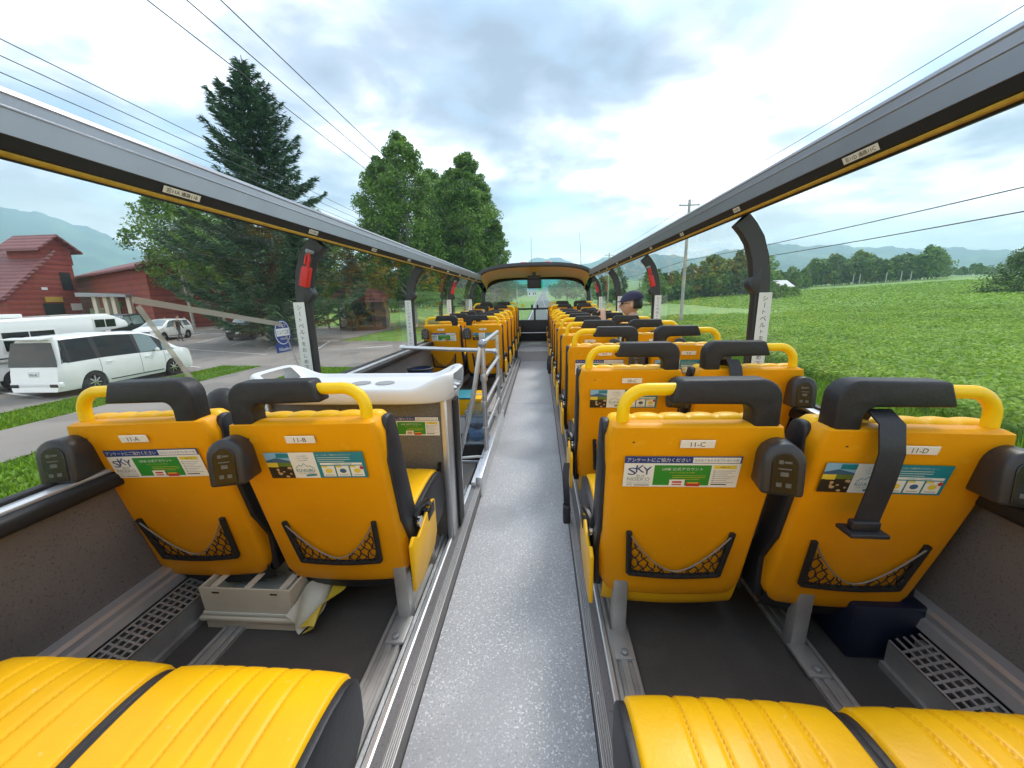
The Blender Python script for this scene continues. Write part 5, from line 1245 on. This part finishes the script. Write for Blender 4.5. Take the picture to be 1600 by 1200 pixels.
b = B(); b.tube([(0, 0, -.3), (0, 0, 2.2)], .035, 8); b.build('post', 'white', sg); b = B(); b.prism([(0, -.36), (.36, 0), (0, .36), (-.36, 0)], 'y', -.05, -.03, 0, .01, M=Matrix.Translation((0, 0, 1.9))); b.build('sign_plate', 'pyel', sg)
b = B(); b.tube([(-2.7, 52, G(-2.7, 52)-.2), (-2.7, 52, G(-2.7, 52)+1.5)], .05, 8); o = b.build('marker_post', 'white', None); tag(o, 'plain white marker post left of the yellow diamond sign', 'post')

# ================================================================== VEHICLES
def interp(P, x): return float(np.interp(x, [p[0] for p in P], [p[1] for p in P]))
def wheel_into(parent, x, y, r, s, tw=.21):
    w_ = link('wheel', None, parent, (x, y, r)); 
    b = B(); b.lathe([(r*.62, -tw/2), (r*.94, -tw/2), (r, -tw*.36), (r, tw*.36), (r*.94, tw/2), (r*.62, tw/2)], (0, 0, 0), 'y', 26); me = b.mesh('wheel', 'tyre', 40)
    w_.data = None; bpy.data.objects.remove(w_); w_ = link('wheel', me, parent, (x, y, r))
    b = B(); b.lathe([(r*.62, s*tw*.40), (r*.60, s*tw*.30), (r*.56, s*tw*.12), (0, s*tw*.10)], (0, 0, 0), 'y', 26, 1)
    for k in range(7):
        a = 2*math.pi*k/7; M = Matrix.Rotation(a, 4, 'Y'); b.box(-r*.065, r*.065, *sorted((s*tw*.14, s*tw*.36)), 0, r*.60, 0, M=M)
    b.lathe([(0, s*tw*.40), (r*.13, s*tw*.38), (r*.15, s*tw*.2)], (0, 0, 0), 'y', 14); b.build('rim', ['chrome', 'tyre'], w_)
def car(name, lab, cat, loc, heading, Lc, W, H, roof, belt, wx, wr, paint, sidewin, glass='carglass', rake=(.0, .0), face=None, rearwin=None, wind=None, lights=None, tails=None, plate='front'):
    # x forward; roof/belt are (x, z) lists from rear (-L/2) to front (+L/2)
    t = thing(name, lab, cat, (loc[0], loc[1], G(loc[0], loc[1])+.04), heading)
    N_ = 64; xs = sorted(set([-Lc/2+Lc*i/N_ for i in range(N_+1)]+[x for a, c, *_ in sidewin for x in (a, c)])); hwid = W/2
    def zb(x):
        z = .24
        for cx in wx:
            d = abs(x-cx); R = wr+.055
            if d < R: z = max(z, math.sqrt(R*R-d*d)+wr*.95)
        return z
    def ring(x):
        zt, zl = interp(roof, x), interp(belt, x); zt = max(zt, zl+.01); e = abs(x)/(Lc/2); pinch = .10*max(0, (e-.86)/.14)**2
        w0 = hwid-pinch; z0 = zb(x); gh = zt-zl; ins = min(.20, gh*.26)
        pts = [(w0-.04, .20 if z0 < .3 else z0), (w0, max(z0, .30)), (w0+.012, max(z0+.02, zl*.72)), (w0-.008, zl), (w0-.02-ins*.9, zt-min(.08, gh*.3)), (w0-.06-ins, zt-.02*min(1, gh*3)), (w0*.45, zt+.012), (0, zt+.016)]
        sh = lambda z: (rake[1] if x > 0 else rake[0])*(z-.6)*max(0, (e-.6)/.4)**2
        return [(x-sh(z)*math.copysign(1, x), y, z) for y, z in pts]
    R0 = [ring(x) for x in xs]; b = B(); K = 8
    for s in (1, -1):
        vs = [(p[0], p[1]*s, p[2]) for r in R0 for p in r]; fs = [(i*K+j, (i+1)*K+j, (i+1)*K+j+1, i*K+j+1) for i in range(len(xs)-1) for j in range(K-1)]
        if s < 0: fs = [f[::-1] for f in fs]
        b.add(vs, fs)
        b.add(vs[:K]+[(vs[0][0], 0, vs[0][2])], [tuple(range(K+1)) if s > 0 else tuple(range(K+1))[::-1]]); l = vs[-K:]; b.add(l+[(l[0][0], 0, l[0][2])], [tuple(range(K+1))[::-1] if s > 0 else tuple(range(K+1))])
    b.box(-Lc*.44, Lc*.44, -hwid+.22, hwid-.22, .20, .55, 1); b.build('body', [paint, 'black'], t, smooth=32)
    b2 = B()
    for s in (1, -1):
        def Q(x, f, off): r = ring(x); p3, p4 = r[3], r[4]; return Vector((p3[0]+(p4[0]-p3[0])*f, (p3[1]+(p4[1]-p3[1])*f+off)*s, p3[2]+(p4[2]-p3[2])*f))
        a0, c0 = sidewin[0][0], sidewin[-1][1]; sl0, sr0 = sidewin[0][2], sidewin[-1][3]
        b2.grid(lambda u, v: Q(a0-.03+sl0*v+(c0+.02-sr0*v-a0+.03-sl0*v)*u, .03+.95*v, .003), 24, 4)
        for xd in [sidewin[0][1]+.05, sidewin[1][1]+.05, sidewin[-1][1]-.35 if len(sidewin) < 4 else sidewin[2][1]+.1]:
            def Dn(u, v): r = ring(xd); k = 1+int(min(1.999, 2*v)); f = 2*v-(k-1); p, q = r[k], r[k+1]; return Vector((p[0]+(q[0]-p[0])*f-.006+.012*u, (p[1]+(q[1]-p[1])*f+.0025)*s, p[2]+(q[2]-p[2])*f))
            b2.grid(Dn, 1, 8)
        b2.grid(lambda u, v: (lambda r: Vector((r[1][0], (r[1][1]+.004)*s, r[1][2]-.0+.035*v)))(ring(wx[0]+wr+.12+(wx[1]-wx[0]-2*wr-.24)*u)), 8, 1)
    b2.build('body_trim', 'black', t, smooth=60)
    for s in (1, -1):
        for wi, (a, c, sl, sr) in enumerate(sidewin):     # sl, sr: how far the top corners lean in
            def P(x, f): r = ring(x); p3, p4 = r[3], r[4]; return Vector((p3[0]+(p4[0]-p3[0])*f, (p3[1]+(p4[1]-p3[1])*f+.006)*s, p3[2]+(p4[2]-p3[2])*f))
            b = B(); b.grid(lambda u, v: P(a+sl*v+(c-sr*v-a-sl*v)*u, .06+.90*v), 10, 4); b.build('side_window', glass if wi < len(sidewin)-2 else 'carglass_light', t, smooth=60)
        for k, x in enumerate(wx): wheel_into(t, x, s*(hwid-.10), wr, s)
        for x in [a+.12 for a, c, *_ in sidewin[1:]]:
            b = B(); b.tube([(x-.0, s*(hwid+.012), interp(belt, x)-.13), (x+.03, s*(hwid+.035), interp(belt, x)-.125), (x+.15, s*(hwid+.035), interp(belt, x)-.125), (x+.18, s*(hwid+.012), interp(belt, x)-.13)], .014, 6); b.build('door_handle', paint, t)
        xm = (wind[0] if wind else Lc*.25); b = B(); b.sphere((xm-.25, s*(hwid+.09), interp(belt, xm-.3)+.08), .1, 0, 12, 8, (.6, 1.0, .75)); b.build('mirror', paint, t)
    if wind:
        a, c = wind; b = B()
        def Wf(u, v): x = c+(a-c)*v; r = ring(x); y = (2*u-1); yy = r[5][1]*.93; return Vector((r[6][0], yy*y, r[7][2]+.008-(r[7][2]-r[5][2])*abs(y)**2.5))
        b.grid(Wf, 10, 8); b.build('windscreen', glass if glass != 'carglass' else 'carglass_light', t, smooth=60)
    xe = -Lc/2
    if rearwin:
        z0, z1, inset = rearwin; b = B(); r = R0[0]
        def Rf(u, v):
            z = z0+(z1-z0)*v; y = (2*u-1)*(hwid-inset-.18*max(0, v-.2)); e = -(rake[0])*(z-.6)*-1; return Vector((xe+(rake[0])*(z-.6)-.012, y, z))
        b.grid(Rf, 8, 4); b.build('rear_window', glass, t, smooth=60)
    for s in (1, -1):
        if tails: z0, z1, ww = tails; b = B(); b.box(xe+.0+rake[0]*((z0+z1)/2-.6)-.02, xe+rake[0]*((z0+z1)/2-.6)+.05, *sorted((s*(hwid-.12), s*(hwid-.12-ww))), z0, z1, 0, .012); b.build('tail_light', 'taillamp', t)
        if lights:
            z0, z1, ww = lights; b = B(); xf = Lc/2; b.box(xf-.20, xf-.02+.03, *sorted((s*(hwid-.10), s*(hwid-.10-ww))), z0, z1, 0, .04, 3); b.build('headlight', 'lamp', t)
    xf = Lc/2
    if face:
        z0, z1, ww, mm = face; b = B(); b.box(xf-.05, xf+.012, -ww, ww, z0, z1, 0, .02); b.build('grille', mm, t); b = B(); b.box(xf-.05, xf+.016, -hwid*.62, hwid*.62, .26, .42, 0, .03); b.build('lower_grille', 'black', t)
        b = B(); b.box(xf, xf+.03, -.165, .165, .46, .60, 0, .004); b.build('number_plate', 'platewhite', t)
    return t
hm = R_(91); hv = Vector((math.cos(hm), math.sin(hm))); lv = Vector((-hv.y, hv.x))
rw = Vector((-14.76, 11.45)); cen = rw+hv*1.42+lv*.76
mp = car('white_minivan', 'white minivan seen from behind its rear corner, parked nearest to the bus', 'minivan', cen, hm, 4.72, 1.74, 1.88,
    [(-2.36, 1.78), (-2.2, 1.85), (-.6, 1.89), (.55, 1.83), (.95, 1.68), (1.65, 1.20), (1.8, 1.10), (2.2, 1.0), (2.36, .86)], [(-2.36, 1.02), (-1.0, 1.06), (1.3, 1.02), (1.75, 1.05), (2.2, .98), (2.36, .84)],
    (-1.42, 1.43), .33, 'carwhite', [(-2.22, -1.22, .12, .02), (-1.10, .12, .02, .02), (.22, 1.0, .02, .16), (1.08, 1.58, .10, .26)], rake=(.16, .06), rearwin=(.96, 1.70, .06), wind=(1.02, 1.70), lights=(.68, .82, .4))
b = B(); b.box(-2.36+.0, -2.27, -.17, .17, .66, .83, 0, .004); b.text('70-4', (-2.366, 0, .73), (0, -1, 0), (0, 0, 1), w=.24, h=.07, m=1); b.build('number_plate', ['platewhite', 'ink'], mp)
b = B(); b.box(-2.40, -2.2, -.83, .83, .30, .50, 0, .05, 3); b.build('rear_bumper', 'carwhite', mp); b = B(); b.prism([(-2.12, 1.86), (-2.52, 1.83), (-2.5, 1.80), (-2.12, 1.82)], 'y', -.68, .68); b.build('roof_spoiler', 'carwhite', mp)
for s in (1, -1): b = B(); b.box(-2.415, -2.39, *sorted((s*.52, s*.78)), .34, .44, 0, .01); b.build('bumper_vent', 'black', mp)
cars = [('white_hatchback', 'small white hatchback facing the bus, parked before the birches', 'car', (-28.0, 27.0), R_(-79), 3.9, 1.68, 1.52, 'carwhite', 'carglass'), ('black_hatchback', 'black compact car facing the bus, alone to the right in the parking lot', 'car', (-22.6, 28.4), R_(-68), 3.9, 1.68, 1.56, 'carblack', 'carglass')]
for nm, lab, cat, loc, hd, Lc, W, H, paint, gl in cars:
    car(nm, lab, cat, loc, hd, Lc, W, H, [(-1.95, H*.72), (-1.8, H*.86), (-1.5, H*.97), (-.3, H), (.35, H*.96), (1.15, H*.66), (1.75, H*.56), (1.95, H*.44)], [(-1.95, .98), (.9, .92), (1.2, .96), (1.75, .82), (1.95, .64)],
        (-1.22, 1.25), .30, paint, [(-1.62, -1.12, .16, .02), (-1.02, -.02, .04, .02), (.06, .95, .02, .38)], rake=(.12, .05), face=(.60, .70, .45, 'grille'), wind=(.38, 1.12), lights=(.62, .80, .34), tails=(.75, 1.05, .2), rearwin=(.95, 1.3, .15))
car('black_minivan', 'black minivan facing the bus behind the white camper', 'minivan', (-31.6, 27.2), R_(-72), 4.8, 1.78, 1.85, [(-2.4, 1.6), (-2.2, 1.82), (-.6, 1.85), (.7, 1.78), (1.6, 1.16), (2.2, 1.0), (2.4, .84)], [(-2.4, 1.05), (1.3, 1.03), (1.7, 1.06), (2.2, .95), (2.4, .82)], (-1.42, 1.45), .33, 'carblack', [(-2.15, -1.2, .12, .02), (-1.1, .1, .02, .02), (.2, 1.25, .02, .40)], rake=(.1, .05), face=(.55, .82, .5, 'grille'), wind=(.75, 1.5), lights=(.66, .84, .36), tails=(1.0, 1.3, .2))
for nm, lab, loc, hd in (('white_wagon', 'white wagon whose roof shows behind the white camper at the left edge', (-35.5, 20.6), R_(-65)), ('silver_wagon', 'pale wagon half hidden between the camper and the black minivan', (-39.0, 26.6), R_(-70))):
    car(nm, lab, 'car', loc, hd, 4.6, 1.74, 1.55, [(-2.3, 1.3), (-2.0, 1.5), (-.4, 1.56), (.4, 1.5), (1.3, 1.05), (2.1, .9), (2.3, .7)], [(-2.3, .98), (1.0, .95), (1.35, .98), (2.1, .86), (2.3, .68)], (-1.38, 1.4), .31, 'carwhite', [(-2.0, -1.25, .2, .02), (-1.15, -.05, .02, .02), (.05, 1.05, .02, .42)], rake=(.15, .05), face=(.55, .68, .45, 'grille'), wind=(.42, 1.25), lights=(.60, .78, .36))
car('far_car', 'tiny red-tailed car far ahead on the road, seen through the windscreen', 'car', (RX(380)-1.5, 380), R_(90), 4.3, 1.72, 1.5, [(-2.1, 1.2), (-1.4, 1.48), (.3, 1.5), (1.1, 1.0), (2.1, .8)], [(-2.1, .9), (1.1, .9), (2.1, .75)], (-1.3, 1.35), .31, 'carwhite', [(-1.4, -.1, .2, .02), (0, 1.0, .02, .4)], tails=(.75, .95, .45), rearwin=(.98, 1.2, .2))
# pick-up camper beyond the minivan
cc = cen+lv*2.75+hv*.15
cp = thing('camper_truck', 'white pickup camper with side windows parked beyond the white minivan', 'camper', (cc.x, cc.y, G(cc.x, cc.y)+.04), hm)
b = B(); b.prism([(-2.9, .95), (-2.9, 2.30), (1.55, 2.42), (2.25, 2.12), (2.32, 1.86), (1.3, 1.74), (.5, 1.70), (.5, .95)], 'y', -.98, .98, 0, .09, 3); b.build('camper_shell', 'carwhite', cp)
b = B(); b.prism([(-2.8, .38), (-2.8, .94), (.45, .94), (.5, 1.0), (.55, 1.68), (1.3, 1.70), (1.75, 1.08), (2.55, .92), (2.62, .42)], 'y', -.88, .88, 0, .06, 3); b.build('body', 'carwhite', cp)
for s in (1, -1):
    for x0, x1, z0, z1, m_ in ((-1.75, -.35, 1.32, 1.92, 'side_window'), (1.0, 1.75, 1.90, 2.20, 'overcab_window')):
        b = B(); b.box(x0-.06, x1+.06, *sorted((s*.975, s*.992)), z0-.06, z1+.06, 1, .006); b.box(x0, (x0+x1)/2-.02, *sorted((s*.985, s*1.0)), z0, z1); b.box((x0+x1)/2+.02, x1, *sorted((s*.985, s*1.0)), z0, z1); b.build(m_, ['carglass', 'white'], cp, smooth=30)
    b = B(); b.prism([(.66, 1.08), (.66, 1.58), (1.22, 1.58), (1.6, 1.10)], 'y', *sorted((s*.872, s*.89))); b.build('cab_window', 'carglass', cp, smooth=0)
    b = B(); b.box(-2.7, .4, *sorted((s*.982, s*.99)), 1.08, 1.12); b.build('side_stripe', 'black', cp, smooth=0)
    for x in (-1.6, 1.65): wheel_into(cp, x, s*.82, .36, s, .22)
b = B(); b.box(-1.4, -.6, -.3, .3, 2.36, 2.50, 0, .03); b.build('roof_hatch', 'white', cp)
# pedestrians in the lot
def walker(x, y, lab, top, hgt, rz, stride=.18, sit=False):
    t = thing('person', lab, 'person', (x, y, G(x, y)+.04), rz); k = hgt/1.7
    if sit: nd = [(0, 0, .48, .13, .11), (0, .0, .95, .14, .10), (0, 0, 1.05, .05), (0, .02, 1.12, .045), (.09, .05, .46, .08), (.10, .42, .46, .06), (.10, .44, .05, .045), (-.09, .05, .46, .08), (-.10, .42, .46, .06), (-.10, .44, .05, .045), (.2, 0, .92, .055), (.24, .1, .68, .042), (.15, .3, .6, .035), (-.2, 0, .92, .055), (-.24, .1, .68, .042), (-.15, .3, .6, .035)]
    else: nd = [(0, 0, .92, .14, .10), (0, .02, 1.35, .15, .10), (0, .02, 1.46, .05), (0, .03, 1.53, .045), (.09, .0, .86, .085), (.10, stride, .48, .06), (.10, stride*.9, .05, .045), (-.09, 0, .86, .085), (-.10, -stride*.4, .48, .06), (-.10, -stride*1.6, .06, .045), (.20, .02, 1.36, .055), (.25, -.06, 1.08, .045), (.23, .08, .86, .035), (-.20, .02, 1.36, .055), (-.25, .06, 1.08, .045), (-.23, .2, .88, .035)]
    nd += [(nd[6][0], nd[6][1]+.16, .04, .04), (nd[9][0], nd[9][1]+.16, .04, .04)]
    me = skinned('body', nd, [(0, 1), (1, 2), (2, 3), (0, 4), (4, 5), (5, 6), (0, 7), (7, 8), (8, 9), (1, 10), (10, 11), (11, 12), (1, 13), (13, 14), (14, 15), (6, 16), (9, 17)], ['skin', top, 'cloth_grey'], scale=1, sub=1)
    zs_, zw = (1.02, .56) if sit else (1.44, .93)
    mi = [2 if q.center.z < zw else (1 if q.center.z < zs_ and abs(q.center.x) < .23+.0*q.center.z else 0) for q in me.polygons]
    bb = B(); bb.add([v.co for v in me.vertices], [tuple(p.vertices) for p in me.polygons]); bb.m = mi; hz_ = (nd[3][2]+.12)
    head_into(bb, Vector((0, .05, hz_)), 1.0); o = bb.build('body', ['skin', top, 'cloth_grey'], t, smooth=180)
    b = B(); b.sphere((0, .035, hz_+.03), .1, 0, 12, 8, (.85, 1.0, 1.0)); b.build('hair', 'hair', t); t.scale = (k, k, k)
p = atY(280, 520, 26.0); walker(p.x, 26.0, 'man in dark clothes walking behind the white hatchback', 'cloth_brown', 1.75, R_(-80))
p = atY(258, 490, 33.5); walker(p.x, 33.5, 'person in a white shirt sitting beyond the white hatchback', 'cloth_white', 1.7, R_(150), sit=True)
p = atY(290, 500, 34.5); walker(p.x, 34.5, 'person in a reddish top sitting under the birches', 'cloth_red', 1.65, R_(170), sit=True)

# round blue badge stuck on the left window
bd = thing('window_sticker', 'round blue sticker with white ring stuck on the left window beside the pillar', 'sticker', (C0-1.2205, 1.885, EZ-.145))
b = B(); U, Vv, Nn = Vector((0, 1, 0)), Vector((0, 0, 1)), Vector((1, 0, 0))
def disc(r, off, m, c=(0, 0)): b.add([U*(c[0]+r*math.cos(2*math.pi*k/40))+Vv*(c[1]+r*math.sin(2*math.pi*k/40))+Nn*off for k in range(40)], [tuple(range(40))], m)
disc(.064, 0, 0); disc(.059, .0006, 1); disc(.055, .0012, 0); b.quad((0, 0, 0), U, Vv, -.064, .064, -.098, -.050, .0003, Nn, 0); b.quad((0, 0, 0), U, Vv, -.050, .050, -.016, .022, .0018, Nn, 1)
b.text('ミルク工房', Nn*.0024+Vv*.003, U, Vv, w=.088, h=.024, m=2); b.text('ニセコ', Nn*.0018+Vv*.037, U, Vv, w=.05, h=.014, m=1); b.text('MILK', Nn*.0018+Vv*-.030, U, Vv, w=.045, h=.010, m=1); b.text('Niseko', Nn*.0012+Vv*-.082, U, Vv, w=.085, h=.018, m=1)
b.build('badge', ['pblue', 'white', 'ink'], bd, smooth=0)

# ================================================================== HAZE
m = bpy.data.materials.new('haze'); m.use_nodes = True; t = m.node_tree; t.nodes.clear(); o_ = N(t, 'ShaderNodeOutputMaterial'); pv = N(t, 'ShaderNodeVolumePrincipled')
pv.inputs['Color'].default_value = (.54, .80, 1.0, 1); pv.inputs['Density'].default_value = 4.4e-4; pv.inputs['Anisotropy'].default_value = .2; t.links.new(pv.outputs[0], o_.inputs['Volume']); MAT['haze'] = m
b = B(); b.box(-4000, 4000, -600, 4000, -12, float(V_MAX)+25); b.build('haze', 'haze', None, smooth=0, kind='stuff')
